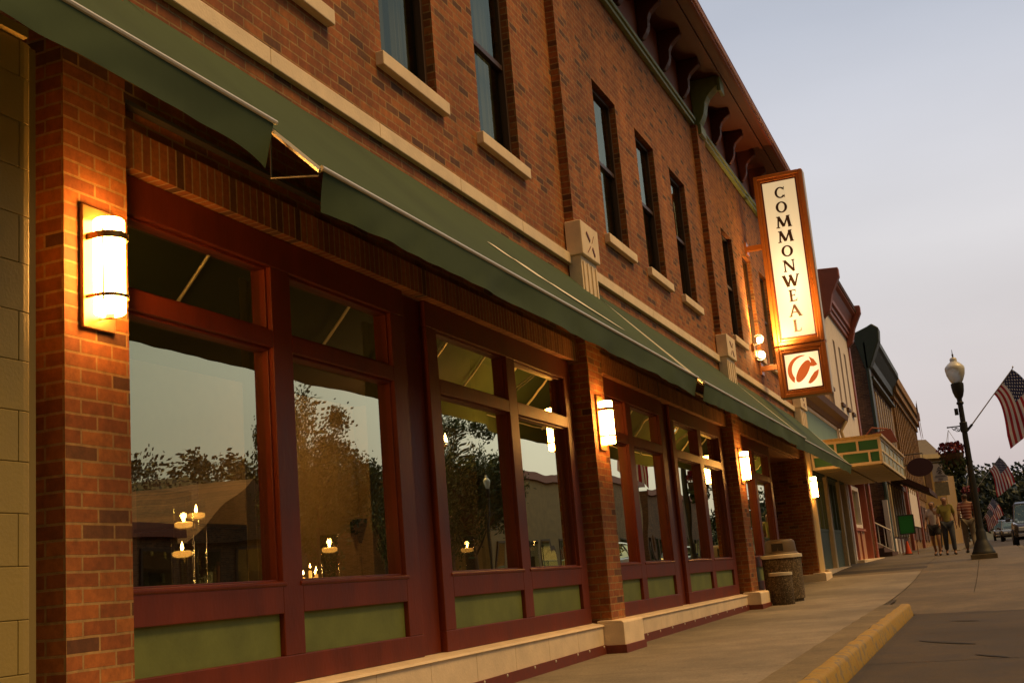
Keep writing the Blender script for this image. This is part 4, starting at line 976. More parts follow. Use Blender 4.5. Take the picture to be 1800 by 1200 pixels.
# shopfront: teal boarding, posts, small windows
for (a, b) in ((28.65, 30.9), (31.4, 33.5)):
    mb = MB(); x = a
    while x < b - .01: x1 = min(x + .26, b); mb.box(x + .006, x1 - .006, Y + .10, Y + .14, -.4, .62); x = x1
    f = mb.build('boarding', M['tealwood'], b2)
    mb = MB(); mb.box(a, b, Y + .08, Y + .15, .62, .69); mb.box(a, b, Y + .08, Y + .15, 1.9, 2.0)
    n = 3
    for i in range(n + 1): xx = a + (b - a) * i / n; mb.box(xx - .04, xx + .04, Y + .08, Y + .15, .69, 1.9)
    fr = mb.build('window_frame', M['tealwood'], b2)
    mb = MB(); mb.quad((a, Y + .13, .69), (b, Y + .13, .69), (b, Y + .13, 1.9), (a, Y + .13, 1.9)); mb.build('pane', M['glass'], fr)
for x in (28.35, 30.95, 33.55, 35.2):
    mb = MB(); mb.box(x, x + .28, Y, Y + .16, -.5, 2.3); mb.build('post', M['cream2'], b2, bevel=.01)
mb = MB(); mb.box(28.3, 35.5, Y + .02, Y + .2, 2.0, 2.3); mb.build('lintel', M['tealwood'], b2)
mb = MB(); mb.box(28.2, 35.5, Y - .12, 4.2, -.8, gz(28.2) + .13); mb.build('step', M['stone'], b2)
mb = MB(); mb.box(28.3, 35.4, 5.0, 5.05, -.4, 2.3); mb.build('inner_wall', M['room'], b2)
# --- marquee
mq = thing('marquee', 'boxy cinema marquee with green panels in a cream frame jutting over the pavement', 'marquee', (32, 2.9, 2.0))
MX0, MX1, MY0, MY1, MZ0, MZ1 = 28.5, 36.1, 2.10, 3.70, 2.02, 2.64
mb = MB(); mb.box(MX0 + .03, MX1 - .03, MY0 + .03, MY1, MZ0 + .03, MZ1 - .03); mb.build('box_body', M['marqgreen'], mq)
mb = MB()
W = .05
def bars(mb, plane, p0, p1, splits_top, splits_bot):
    zm = (MZ0 + MZ1) / 2
    def bx(a, b, c, d):
        if plane == 'x': mb.box(MX0 - .005, MX0 + .029, a, b, c, d)
        else: mb.box(a, b, MY0 - .005, MY0 + .029, c, d)
    bx(p0, p1, MZ1 - .06, MZ1 - .0); bx(p0, p1, MZ0, MZ0 + .06); bx(p0, p1, zm - .025, zm + .025)
    for s in splits_top: bx(s - .025, s + .025, zm + .0251, MZ1 - .0601)
    for s in splits_bot: bx(s - .025, s + .025, MZ0 + .0601, zm - .0251)
    bx(p0, p0 + .06, MZ0 + .0601, zm - .0251); bx(p1 - .06, p1, MZ0 + .0601, zm - .0251); bx(p0, p0 + .06, zm + .0251, MZ1 - .0601); bx(p1 - .06, p1, zm + .0251, MZ1 - .0601)
bars(mb, 'x', MY0, MY1, [2.62, 3.12], [2.38, 3.0]); f = mb.build('end_frame', M['cream2'], mq)
mb = MB(); bars(mb, 'y', MX0 + .03, MX1, [MX0 + 1.3 * i for i in range(1, 6)], [MX0 + .7 + 1.3 * i for i in range(0, 6)]); mb.build('front_frame', M['cream2'], mq)
mb = MB(); mb.box(MX0 + .12, MX1 - .1, MY0 + .012, MY0 + .0295, MZ0 + .08, MZ1 - .08); mb.build('front_letter_board', mat('pale_letter_board', (.34, .38, .32), .5, noise_amt=.3, nscale=20, stretch=(1, 1, .1)), mq)
mb = MB(); mb.box(MX0 - .05, MX1 + .05, MY0 - .05, MY1, MZ1 + .001, MZ1 + .06); mb.build('top_edge', mat('yellow_brown_edge', (.5, .33, .11), .5, noise_amt=.3, nscale=15), mq)
mb = MB(); nx, ny = 8, 2
for i in range(nx):
    for j in range(ny):
        x0 = MX0 + .03 + (MX1 - MX0 - .06) * i / nx; x1 = MX0 + .03 + (MX1 - MX0 - .06) * (i + 1) / nx; y0 = MY0 + .03 + (MY1 - MY0 - .03) * j / ny; y1 = MY0 + .03 + (MY1 - MY0 - .03) * (j + 1) / ny
        mb.box(x0 + .03, x1 - .03, y0 + .03, y1 - .03, MZ0 - .008, MZ0 + .02)
mb.build('soffit_panels', M['soff'], mq)
mb = MB(); mb.box(MX0 + .03, MX1 - .03, MY0 + .03, MY1, MZ0 + .021, MZ0 + .029); mb.build('soffit_grid', M['brown'], mq)
# --- white building with red cornice
b3 = thing('white_building', 'tall white stucco building with red bracketed cornice and red corner strip', 'building', (39, Y, -.2))
UW = [(37.25, 37.75), (38.7, 39.2), (40.2, 40.7)]
mb = MB(); wall_holes(mb, 35.55, 42.3, 2.7, 8.3, Y, [(a, b, 4.6, 6.6) for a, b in UW], .2); mb.quad((35.55, Y, 2.7), (35.55, 10, 2.7), (35.55, 10, 8.3), (35.55, Y, 8.3)); mb.quad((42.3, Y, -.5), (42.3, 10, -.5), (42.3, 10, 8.3), (42.3, Y, 8.3)); mb.quad((35.55, Y, 8.3), (42.3, Y, 8.3), (42.3, 10, 8.3), (35.55, 10, 8.3))
mb.build('wall', M['white'], b3)
for a, b in UW:
    mb = MB(); mb.box(a, a + .06, Y + .12, Y + .18, 4.6, 6.6); mb.box(b - .06, b, Y + .12, Y + .18, 4.6, 6.6); mb.box(a, b, Y + .12, Y + .18, 5.57, 5.63); f = mb.build('window', M['redtrim'], b3)
    mb = MB(); mb.quad((a, Y + .16, 4.6), (b, Y + .16, 4.6), (b, Y + .16, 6.6), (a, Y + .16, 6.6)); mb.build('pane', M['upglass'], f)
    mb = MB(); mb.box(a - .1, b + .1, Y - .08, Y - .001, 4.5, 4.595); mb.build('sill', M['brown'], b3)
    mb = MB(); mb.quad((a, Y + .7, 4.6), (b, Y + .7, 4.6), (b, Y + .7, 6.6), (a, Y + .7, 6.6)); mb.build('blind', M['curtain'], f)
mb = MB(); mb.box(41.9, 42.32, Y - .05, Y - .001, -.4, 7.4); mb.build('corner_strip', M['redtrim'], b3)
mb = MB()
prof = [(Y - .001, 7.35), (Y - .08, 7.35), (Y - .08, 7.48), (Y - .13, 7.5), (Y - .13, 7.62), (Y - .2, 7.66), (Y - .2, 7.8), (Y - .32, 8.1), (Y - .42, 8.16), (Y - .42, 8.32), (Y - .001, 8.36)]
mb.prism(prof, 0, 35.9, 41.9); mb.build('cornice', M['redtrim'], b3)
for xx in (35.8, 42.0):
    mb = MB(); mb.prism([(Y - .001, 7.0), (Y - .2, 7.2), (Y - .34, 7.7), (Y - .6, 8.2), (Y - .6, 8.46), (Y - .001, 8.5)], 0, xx - .16, xx + .16); mb.build('end_bracket', M['redtrim'], b3, bevel=.02)
mb = MB(); x = 35.9
while x < 42.1: mb.box(x, x + .05, Y - .46, Y - .421, 8.2, 8.38); x += .12
mb.build('cornice_beading', M['brown'], b3)
# ground floor: white post, small red framed door front, tan boards, blade bracket
mb = MB(); mb.box(35.56, 42.3, Y + .3, Y + .4, -.5, 2.7); mb.build('shop_wall', M['pinkwood'], b3)
mb = MB(); mb.box(35.55, 42.32, Y - .12, Y + .3, 2.40, 2.7); mb.build('shop_cornice', M['redtrim'], b3)
mb = MB(); mb.box(35.62, 35.95, Y, Y + .12, -.5, 2.4); mb.build('post', M['white'], b3)
for x in (36.6, 40.9): 
    mb = MB(); mb.box(x, x + .18, Y, Y + .299, -.5, 2.4); mb.build('post', M['redtrim'], b3)
mb = MB(); mb.box(37.2, 39.9, Y + .1, Y + .299, -.4, .72); mb.build('bulkhead', M['pinkwood'], b3, bevel=.02)
mb = MB(); mb.box(37.1, 40.0, Y + .05, Y + .299, .72, .80); mb.box(38.4, 38.5, Y + .05, Y + .1, -.35, .72); mb.build('red_rail', M['redtrim'], b3)
mb = MB(); mb.box(37.3, 37.5, Y + .1, Y + .25, .82, 2.1); mb.box(39.5, 39.7, Y + .1, Y + .25, .82, 2.1); mb.box(37.5, 39.5, Y + .1, Y + .25, 1.98, 2.1); mb.box(37.5, 39.5, Y + .1, Y + .25, .82, .92); f = mb.build('window', M['white'], b3)
mb = MB(); mb.quad((37.5, Y + .2, .92), (39.5, Y + .2, .92), (39.5, Y + .2, 1.98), (37.5, Y + .2, 1.98)); mb.build('pane', M['glass'], f)
mb = MB(); mb.box(35.7, 42.5, Y - .2, Y + .3, -.6, gz(39) + .05); mb.build('step', M['stone'], b3)
mb = MB(); mb.tube([(41.0, Y - .02, 3.6), (41.0, Y - .5, 4.1), (41.0, Y - 1.0, 4.0)], .03, 6); mb.prism([(Y - 1.25, 3.55), (Y - .55, 3.5), (Y - .5, 3.9), (Y - 1.1, 4.0)], 0, 40.9, 41.1); mb.build('red_lamp_hood', M['redtrim'], b3)
# --- outside stair in the gap
st = thing('outside_stair', 'dark outside stair with white railing in the gap beside the white building', 'stair', (46, 4.0, -.1))
g_ = gz(45)
for i in range(8):
    mb = MB(); mb.box(45.0, 48.0, 3.45 + i * .26, 3.45 + (i + 1) * .26 - .002, g_ - .3, g_ + .16 * (i + 1)); mb.build('step', M['brown'], st)
mb = MB(); mb.tube([(44.95, 3.38, g_ + .90), (44.95, 5.3, g_ + 2.1)], .03, 6); mb.tube([(44.95, 3.38, g_ + .18), (44.95, 5.3, g_ + 1.38)], .022, 6); mb.build('handrail', M['white'], st)
for i in range(10):
    yy = 3.42 + i * .2; mb = MB(); zz = g_ + .18 + (yy - 3.38) * .625; mb.tube([(44.95, yy, zz), (44.95, yy, zz + .72)], .018, 6); mb.build('baluster', M['white'], st)
mb = MB(); mb.box(42.4, 48.3, 5.6, 5.7, -.5, 2.9); mb.build('back_wall', M['dkbrick'], st)
mb = MB(); mb.box(42.36, 48.4, 3.9, 5.6, 2.75, 2.9); mb.build('stair_roof', M['brown'], st)
mb = MB(); mb.box(48.25, 48.5, 3.62, 3.8, -.3, 2.0); mb.build('white_post', M['white'], st)

# --- brick building with dark green cornice
b4 = thing('green_cornice_building', 'brick building with dark green metal cornice and tall cream window strips', 'building', (54, Y, 0))
mb = MB(); mb.box(48.6, 60.6, Y, 12, -.5, 8.4); mb.build('wall', M['dkbrick'], b4)
mb = MB(); mb.box(48.5, 49.3, Y - .12, Y - .001, -.4, 8.3); mb.build('corner_pilaster', M['dkgreen'], b4, bevel=.03)
mb = MB(); mb.prism([(Y - .001, 7.5), (Y - .15, 7.5), (Y - .2, 7.8), (Y - .45, 8.2), (Y - .55, 8.3), (Y - .55, 8.55), (Y - .001, 8.62)], 0, 49.3, 60.6); mb.box(49.3, 60.5, Y - .2, Y - .001, 6.9, 7.0); mb.build('cornice', M['dkgreen'], b4)
mb = MB(); mb.prism([(Y - .001, 7.1), (Y - .2, 7.3), (Y - .65, 8.3), (Y - .7, 8.8), (Y - .45, 9.0), (Y - .25, 8.9), (Y + .3, 8.7), (Y + .3, 8.4)], 0, 48.5, 49.35); mb.build('end_scroll', M['dkgreen'], b4, bevel=.05)
for i in range(8):
    x = 49.9 + i * 1.33; mb = MB(); mb.box(x, x + .22, Y - .05, Y - .001, 3.0, 6.6); mb.build('window_strip', M['cream2'], b4)
    mb = MB(); mb.box(x + .3, x + 1.1, Y - .02, Y - .001, 3.1, 6.5); mb.build('window', M['brown'], b4)
for i in range(7):
    x = 49.6 + i * 1.5; mb = MB(); mb.box(x, x + .35, Y - .08, Y - .001, .6, 2.75); mb.build('cream_post', M['cream2'], b4)
    mb = MB(); mb.box(x + .38, x + 1.45, Y - .03, Y - .001, .7, 2.6); mb.build('shop_pane', M['brown'], b4)
mb = MB(); mb.box(49.3, 60.4, Y - .12, Y - .001, 2.78, 2.98); mb.build('shop_cornice', M['brown'], b4)
for x in (49.7, 51.6, 53.5):
    mb = MB(); mb.box(x, x + .9, Y - .1, Y - .001, -.3, .52); mb.build('bulkhead', M['white'], b4)
# --- long tan building with corbelled pilasters
b5 = thing('tan_building', 'long tan brick building with tall narrow pilasters and corbelled top', 'building', (70, Y, 0))
mb = MB(); mb.box(60.65, 80.4, Y, 14, -.5, 8.5); mb.build('wall', M['tanbrick'], b5)
for i in range(13):
    x = 61.2 + i * 1.55; mb = MB(); mb.box(x, x + .5, Y - .12, Y - .001, 2.9, 7.4); mb.build('pilaster', M['tanbrick'], b5)
mb = MB(); mb.box(60.7, 80.5, Y - .2, Y - .001, 7.4, 7.7); mb.box(60.7, 80.55, Y - .35, Y - .001, 7.72, 8.1); mb.box(60.7, 80.6, Y - .45, Y - .001, 8.12, 8.6); mb.build('corbelled_top', M['tanbrick'], b5)
for i in range(6):
    x = 61.4 + i * 3.1; mb = MB(); mb.box(x, x + 2.2, Y - .06, Y - .001, .5, 2.5); mb.build('shop_window', M['brown'], b5)
for x in (60.7, 70.2): mb = MB(); mb.box(x, x + .6, Y - .14, Y - .001, -.3, 3.2); mb.build('shop_pier', M['redtrim'], b5)
mb = MB(); mb.box(63, 69.5, Y - .1, Y - .061, 1.2, 3.1); mb.build('pale_board', M['white'], b5)
# --- ochre corner building where the street bends
b6 = thing('ochre_corner_building', 'lower ochre stone building with grey mansard roof standing forward at the street bend', 'building', (88, 3.5, 0))
mb = MB(); mb.prism([(84.5, 4.6), (86.5, 2.55), (98, 2.2), (98, 8), (84.5, 8)], 2, -.2, 6.0); mb.build('wall', M['ochre'], b6)
mb = MB(); mb.prism([(84.2, 4.5), (86.3, 2.35), (98.2, 2.0), (98.2, 8), (84.2, 8)], 2, 6.01, 6.3); mb.build('cornice', M['cream2'], b6)
mb = MB()
lo_ = [(84.4, 4.5), (86.5, 2.5), (98, 2.2), (98, 8), (84.4, 8)]; hi_ = [(86, 5.2), (87.6, 3.4), (97, 3.2), (97, 7.5), (86, 7.5)]
mb.add([(p[0], p[1], 6.31) for p in lo_] + [(p[0], p[1], 7.5) for p in hi_], [(0, 1, 6, 5), (1, 2, 7, 6), (2, 3, 8, 7), (3, 4, 9, 8), (4, 0, 5, 9), (5, 6, 7, 8, 9)]); mb.build('mansard_roof', mat('grey_slate', (.12, .10, .08), .7, noise_amt=.3), b6)
for z0 in (1.2, 3.9):
    for i in range(3):
        mb = MB(); q0 = Vector((84.5, 4.6, 0)); q1 = Vector((86.5, 2.55, 0)); a = q0.lerp(q1, .12 + i * .3); b = q0.lerp(q1, .30 + i * .3); nrm = Vector((-(q1 - q0).y, (q1 - q0).x, 0)).normalized() * -.04
        if nrm.x > 0: nrm = -nrm
        mb.add([(a.x + nrm.x, a.y + nrm.y, z0), (b.x + nrm.x, b.y + nrm.y, z0), (b.x + nrm.x, b.y + nrm.y, z0 + 1.5), (a.x + nrm.x, a.y + nrm.y, z0 + 1.5), (a.x, a.y, z0), (b.x, b.y, z0), (b.x, b.y, z0 + 1.5), (a.x, a.y, z0 + 1.5)], [(0, 1, 2, 3), (0, 1, 5, 4), (1, 2, 6, 5), (2, 3, 7, 6), (3, 0, 4, 7)]); mb.build('window', M['brown'], b6)
# far row beyond the bend
for i, (x, y0, h, mm, lb) in enumerate([(104, 3.2, 4.6, 'dkbrick', 'small dark brick building beyond the ochre corner'), (120, 2.6, 4.0, 'white', 'small pale building at the far end of the street')]):
    t = thing('far_building', lb, 'building', (x, y0, 0)); mb = MB(); mb.box(x, x + 14, y0, y0 + 9, 0, h); mb.build('wall', M[mm], t); mb = MB(); mb.box(x - .2, x + 14.2, y0 - .3, y0 + 9.2, h + .001, h + .25); mb.build('cornice', M['brown'], t)
    for k in range(4): mb = MB(); mb.box(x - .03, x - .001, y0 + .6 + k * 2, y0 + 1.6 + k * 2, 1.2, 2.6); mb.build('window', M['brown'], t)
# --- blade signs
t = thing('oval_sign', 'dark red oval hanging sign just beyond the marquee', 'sign', (50, 3.0, 3.3))
mb = MB(); mb.tube([(50, 3.72, 3.76), (50, 2.15, 3.76)], .025, 6); mb.build('arm', M['steel'], t)
mb = MB(); mb.prism([(2.31 + .50 * math.cos(a * math.pi / 16), 3.22 + .37 * math.sin(a * math.pi / 16)) for a in range(32)], 0, 49.96, 50.04); mb.build('board', mat('maroon_board', (.06, .012, .010), .5), t, bevel=.01)
mb = MB(); mb.tube([(50, 2.15, 3.76), (50, 2.15, 3.55)], .01, 5); mb.tube([(50, 2.5, 3.76), (50, 2.5, 3.55)], .01, 5); mb.build('chain', M['steel'], t)
t = thing('shop_awning', 'dark maroon sloping shop awning behind the oval sign', 'awning', (56, 3.7, 3))
mb = MB(); mb.add([(51.5, 3.70, 3.35), (51.5, 2.15, 2.45), (51.5, 2.15, 2.25), (51.5, 3.70, 3.1), (59, 3.70, 3.35), (59, 2.15, 2.45), (59, 2.15, 2.25), (59, 3.70, 3.1)], [(0, 1, 2, 3), (4, 5, 6, 7), (0, 4, 5, 1), (1, 5, 6, 2), (3, 2, 6, 7), (0, 3, 7, 4)]); mb.build('canvas', mat('maroon_canvas', (.045, .012, .010), .8), t)
t = thing('hanging_sign', 'white square hanging sign with a leaf-like arrow mark and two lines of small dark lettering', 'sign', (60, 1.95, 3.4))
mb = MB(); mb.tube([(60, 3.72, 4.02), (60, 1.55, 4.02)], .04, 6); mb.build('arm', M['steel'], t)
mb = MB(); mb.box(59.97, 60.03, 1.60, 2.26, 3.10, 3.93); brd = mb.build('board', mat('white_sign_board', (.62, .58, .56), .5), t, bevel=.005)
M['ink'] = mat('sign_ink', (.06, .05, .045), .6)
mb = MB()
for k, (dy, dz, s) in enumerate(((0, 3.74, .10), (.015, 3.62, .13), (-.01, 3.52, .10))):
    c = 1.93 + dy
    mb.prism([(c + s, dz - .06), (c + s - .03, dz - .075), (c, dz + .005), (c - s + .03, dz - .075), (c - s, dz - .06), (c, dz + .05)], 0, 59.955 - .001 * k, 59.969)
mb.prism([(1.90, 3.43), (1.93, 3.43), (1.96, 3.56), (1.935, 3.57)], 0, 59.95, 59.969); mb.build('emblem', M['ink'], brd)
# small lettering, too small to read in the photo: blurred word shapes
rr = random.Random(3)
for (z, y0, y1) in ((3.33, 1.70, 2.14), (3.20, 1.83, 2.02)):
    y = y1; mb = MB()
    while y > y0:
        wl = rr.uniform(.022, .034); h = rr.choice((.05, .05, .075)); mb.box(59.955, 59.969, y - wl, y, z - .02, z - .02 + h * .35); mb.box(59.955, 59.969, y - wl * .4, y, z - .02 + h * .36, z - .02 + h); y -= wl + .012
    mb.build('lettering', M['ink'], brd)
t = thing('lower_sign', 'beige hanging sign board under the white square one', 'sign', (60, 1.95, 2.75))
mb = MB(); mb.box(59.97, 60.03, 1.62, 2.25, 2.42, 3.05); mb.build('board', mat('beige_sign_board', (.36, .31, .19), .6, noise_amt=.3, nscale=9), t)
mb = MB(); mb.tube([(60, 2.15, 3.11), (60, 2.15, 3.03)], .01, 5); mb.tube([(60, 1.72, 3.11), (60, 1.72, 3.03)], .01, 5); mb.build('hook', M['steel'], t)
t = thing('green_board', 'bright green notice board on a thin red stand on the pavement', 'notice board', (45.2, 2.85, gz(45)))
mb = MB(); mb.box(45.17, 45.23, 2.60, 3.08, .62, 1.24); b_ = mb.build('board', mat('bright_green_board', (.01, .22, .03), .6), t, bevel=.006)
mb = MB(); mb.box(45.16, 45.24, 3.082, 3.12, .6, 1.27); mb.box(45.16, 45.24, 2.56, 2.598, .6, 1.27); mb.box(45.16, 45.24, 2.6, 3.08, 1.242, 1.28); mb.box(45.16, 45.24, 2.6, 3.08, .58, .618); mb.build('frame', M['dkgreen'], t)
for yy in (3.10, 2.58):
    mb = MB(); mb.tube([(45.2, yy, .58), (45.2, yy, gz(45))], .014, 6); mb.build('leg', M['redtrim'], t)
t = thing('traffic_cone', 'orange traffic cone standing below the green board', 'traffic cone', (46.3, 2.98, gz(46)))
mb = MB(); mb.lathe([(.12, .03), (.03, .46), (.025, .48)], (46.3, 2.98, gz(46)), 16); mb.build('cone', mat('orange_plastic', (.6, .07, .01), .5), t, smooth=True)
mb = MB(); mb.box(46.14, 46.46, 2.82, 3.14, gz(46), gz(46) + .03); mb.build('base', M['brown'], t)

# ================================================================== PEOPLE ON THE PAVEMENT
def skin_mesh(name, verts, edges, radii, m, parent, loc, rot, root=0, sub=2):
    me = bpy.data.meshes.new(name); me.from_pydata(verts, edges, []); o = bpy.data.objects.new(name, me); sc.collection.objects.link(o)
    sk = o.modifiers.new('skin', 'SKIN'); sk.use_smooth_shade = True
    sv = me.skin_vertices[0].data
    for i, r in enumerate(radii):
        sv[i].radius = (r, r) if not isinstance(r, tuple) else r; sv[i].use_root = (i == root)
    s = o.modifiers.new('sub', 'SUBSURF'); s.levels = sub; s.render_levels = sub
    me.materials.append(m); o.parent = parent; o.location = loc; o.rotation_euler = (0, 0, rot); return o
M['skin'] = mat('skin', (.26, .13, .075), .55, noise_amt=.08); M['hair'] = mat('brown_hair', (.05, .028, .015), .6)
M['shoe'] = mat('dark_shoe', (.05, .045, .04), .5)
def person(x, y, rz, label, top, legs, short_legs=False, H=1.0, step=.16, armswing=.2, female=False):
    z = gz(x) - .01
    t = thing('person', label, 'person', (x, y, z), 'people walking on the pavement')
    s = step; a = armswing; S = .95 if female else 1.0
    J = dict(pel=(0, 0, .96), sp=(0, 0, 1.14), ch=(.01, 0, 1.34), nk=(.01, 0, 1.475), hd=(.025, 0, 1.57), ht=(.02, 0, 1.68),
             shl=(0, .17 * S, 1.41), shr=(0, -.17 * S, 1.41), ell=(-a * .5, .235 * S, 1.14), elr=(a * .4 - .05, -.235 * S, 1.14),
             wrl=(-a * .4 + .08, .25 * S, .90), wrr=(a + .06, -.24 * S, .92), pml=(-a * .3 + .10, .25 * S, .835), pmr=(a + .11, -.24 * S, .86),
             hpl=(0, .09, .90), hpr=(0, -.09, .90), knl=(s * .75 + .03, .10, .50), knr=(-s * .35 + .05, -.10, .49), anl=(s, .10, .085), anr=(-s - .06, -.10, .12),
             tol=(s + .16, .115, .035), tor=(-s + .09, -.115, .04))
    names = list(J); idx = {n: i for i, n in enumerate(names)}
    V = [Vector(J[n]) * H for n in names]
    E_ = [('pel', 'sp'), ('sp', 'ch'), ('ch', 'nk'), ('nk', 'hd'), ('hd', 'ht'), ('ch', 'shl'), ('ch', 'shr'), ('shl', 'ell'), ('shr', 'elr'), ('ell', 'wrl'), ('elr', 'wrr'), ('wrl', 'pml'), ('wrr', 'pmr'), ('pel', 'hpl'), ('pel', 'hpr'), ('hpl', 'knl'), ('hpr', 'knr'), ('knl', 'anl'), ('knr', 'anr'), ('anl', 'tol'), ('anr', 'tor')]
    E_ = [(idx[p], idx[q]) for p, q in E_]
    rad = dict(pel=.12, sp=.115, ch=.13, nk=.055, hd=.085, ht=.07, shl=.06, shr=.06, ell=.042, elr=.042, wrl=.028, wrr=.028, pml=(.018, .036), pmr=(.018, .036), hpl=.095, hpr=.095, knl=.06, knr=.06, anl=.038, anr=.038, tol=.03, tor=.03)
    Rr = [rad[n] for n in names]
    for side, pm in (('l', 'pml'), ('r', 'pmr')):     # five fingers, unequal and bent
        p = V[idx[pm]]; sg_ = 1 if side == 'l' else -1
        for k, L in enumerate((.045, .085, .095, .088, .068)):
            if k == 0: a1 = p + Vector((.035, -sg_ * .01, .01)); a2 = a1 + Vector((.02, -sg_ * .01, -.03))
            else: a1 = p + Vector((.03 - .02 * (k - 1), 0, -L * .55)); a2 = a1 + Vector((.012, -sg_ * .018, -L * .45))
            i0 = len(V); V += [a1, a2]; Rr += [.0095, .008]; E_ += [(idx[pm], i0), (i0, i0 + 1)]
    skin_mesh('body', [tuple(v) for v in V], E_, Rr, M['skin'], t, (0, 0, 0), rz)
    def cloth(name, ns, es, rs, m, hh=1.0):
        vs = [tuple(V[idx[n]] if isinstance(n, str) else Vector(n) * H) for n in ns]
        skin_mesh(name, vs, es, rs, m, t, (0, 0, 0), rz)
    mid = lambda p, q, f: tuple(Vector(J[p]).lerp(Vector(J[q]), f))
    cloth('shirt', ['sp', (0, 0, .93), 'ch', 'shl', 'shr', mid('shl', 'ell', .8), mid('shr', 'elr', .8), (.0, 0, 1.43)], [(0, 1), (0, 2), (2, 3), (2, 4), (3, 5), (4, 6), (2, 7)], [.135, .15, .15, .075, .075, .062, .062, .07], top)
    f = .95 if short_legs else 1.0
    if short_legs: cloth('shorts', ['pel', 'hpl', 'hpr', mid('hpl', 'knl', .75), mid('hpr', 'knr', .75)], [(0, 1), (0, 2), (1, 3), (2, 4)], [.14, .115, .115, .095, .095], legs)
    else: cloth('trousers', ['pel', 'hpl', 'hpr', 'knl', 'knr', mid('knl', 'anl', .92), mid('knr', 'anr', .92)], [(0, 1), (0, 2), (1, 3), (2, 4), (3, 5), (4, 6)], [.14, .115, .115, .08, .08, .065, .065], legs)
    cloth('hair', [(-.005, 0, 1.675), (-.045, 0, 1.62), (-.05, 0, 1.50 if female else 1.55)], [(0, 1), (1, 2)], [.102, .095, .075 if female else .06], M['hair'])
    cloth('nose', [(.10, 0, 1.60), (.122, 0, 1.575)], [(0, 1)], [.012, .014], M['skin'])
    for sd in (1, -1):
        fx, fy = (J['anl'], J['tol']) if sd == 1 else (J['anr'], J['tor'])
        cloth('shoe', [(fx[0] - .05, fx[1], .05), (fx[0] + .05, fx[1], .045), (fy[0], fy[1], .035)], [(0, 1), (1, 2)], [.045, .045, .038], M['shoe'])
    return t
fab = lambda n, c: mat(n, c, .85, noise_amt=.15)
striped = bpy.data.materials.new('striped_shirt'); striped.use_nodes = True
_n = striped.node_tree.nodes; _l = striped.node_tree.links; _g = _n.new('ShaderNodeNewGeometry'); _s = _n.new('ShaderNodeSeparateXYZ'); _l.new(_g.outputs['Position'], _s.inputs[0])
_m = _n.new('ShaderNodeMath'); _m.operation = 'MULTIPLY'; _m.inputs[1].default_value = 11; _l.new(_s.outputs['Z'], _m.inputs[0]); _f = _n.new('ShaderNodeMath'); _f.operation = 'FRACT'; _l.new(_m.outputs[0], _f.inputs[0]); _t = _n.new('ShaderNodeMath'); _t.operation = 'LESS_THAN'; _t.inputs[1].default_value = .3; _l.new(_f.outputs[0], _t.inputs[0])
_x = _n.new('ShaderNodeMixRGB'); _l.new(_t.outputs[0], _x.inputs[0]); _x.inputs[1].default_value = (.17, .045, .03, 1); _x.inputs[2].default_value = (.34, .2, .17, 1); _l.new(_x.outputs[0], _n['Principled BSDF'].inputs['Base Color']); _n['Principled BSDF'].inputs['Roughness'].default_value = .9
person(38.4, 1.62, R(172), 'person in pale pinkish top and dark shorts, leftmost of those walking', fab('pale_pink_cloth', (.52, .46, .46)), fab('dark_cloth', (.03, .028, .03)), True, .95, female=True)
person(37.6, 1.22, R(186), 'person in mustard tan shirt and dark jeans, middle of those walking', fab('mustard_cloth', (.26, .22, .05)), fab('dark_denim', (.045, .05, .065)), False, 1.0, .12)
person(38.6, .66, R(10), 'person in striped dull red shirt and tan trousers beside the street lamp', striped, fab('tan_cloth', (.17, .14, .10)), False, 1.03, .10)
person(47.0, 1.75, R(180), 'person in dark top and light trousers, farther back between the others', fab('deep_brown_cloth', (.08, .045, .03)), fab('grey_cloth', (.2, .17, .14)), False, 1.0, .14)

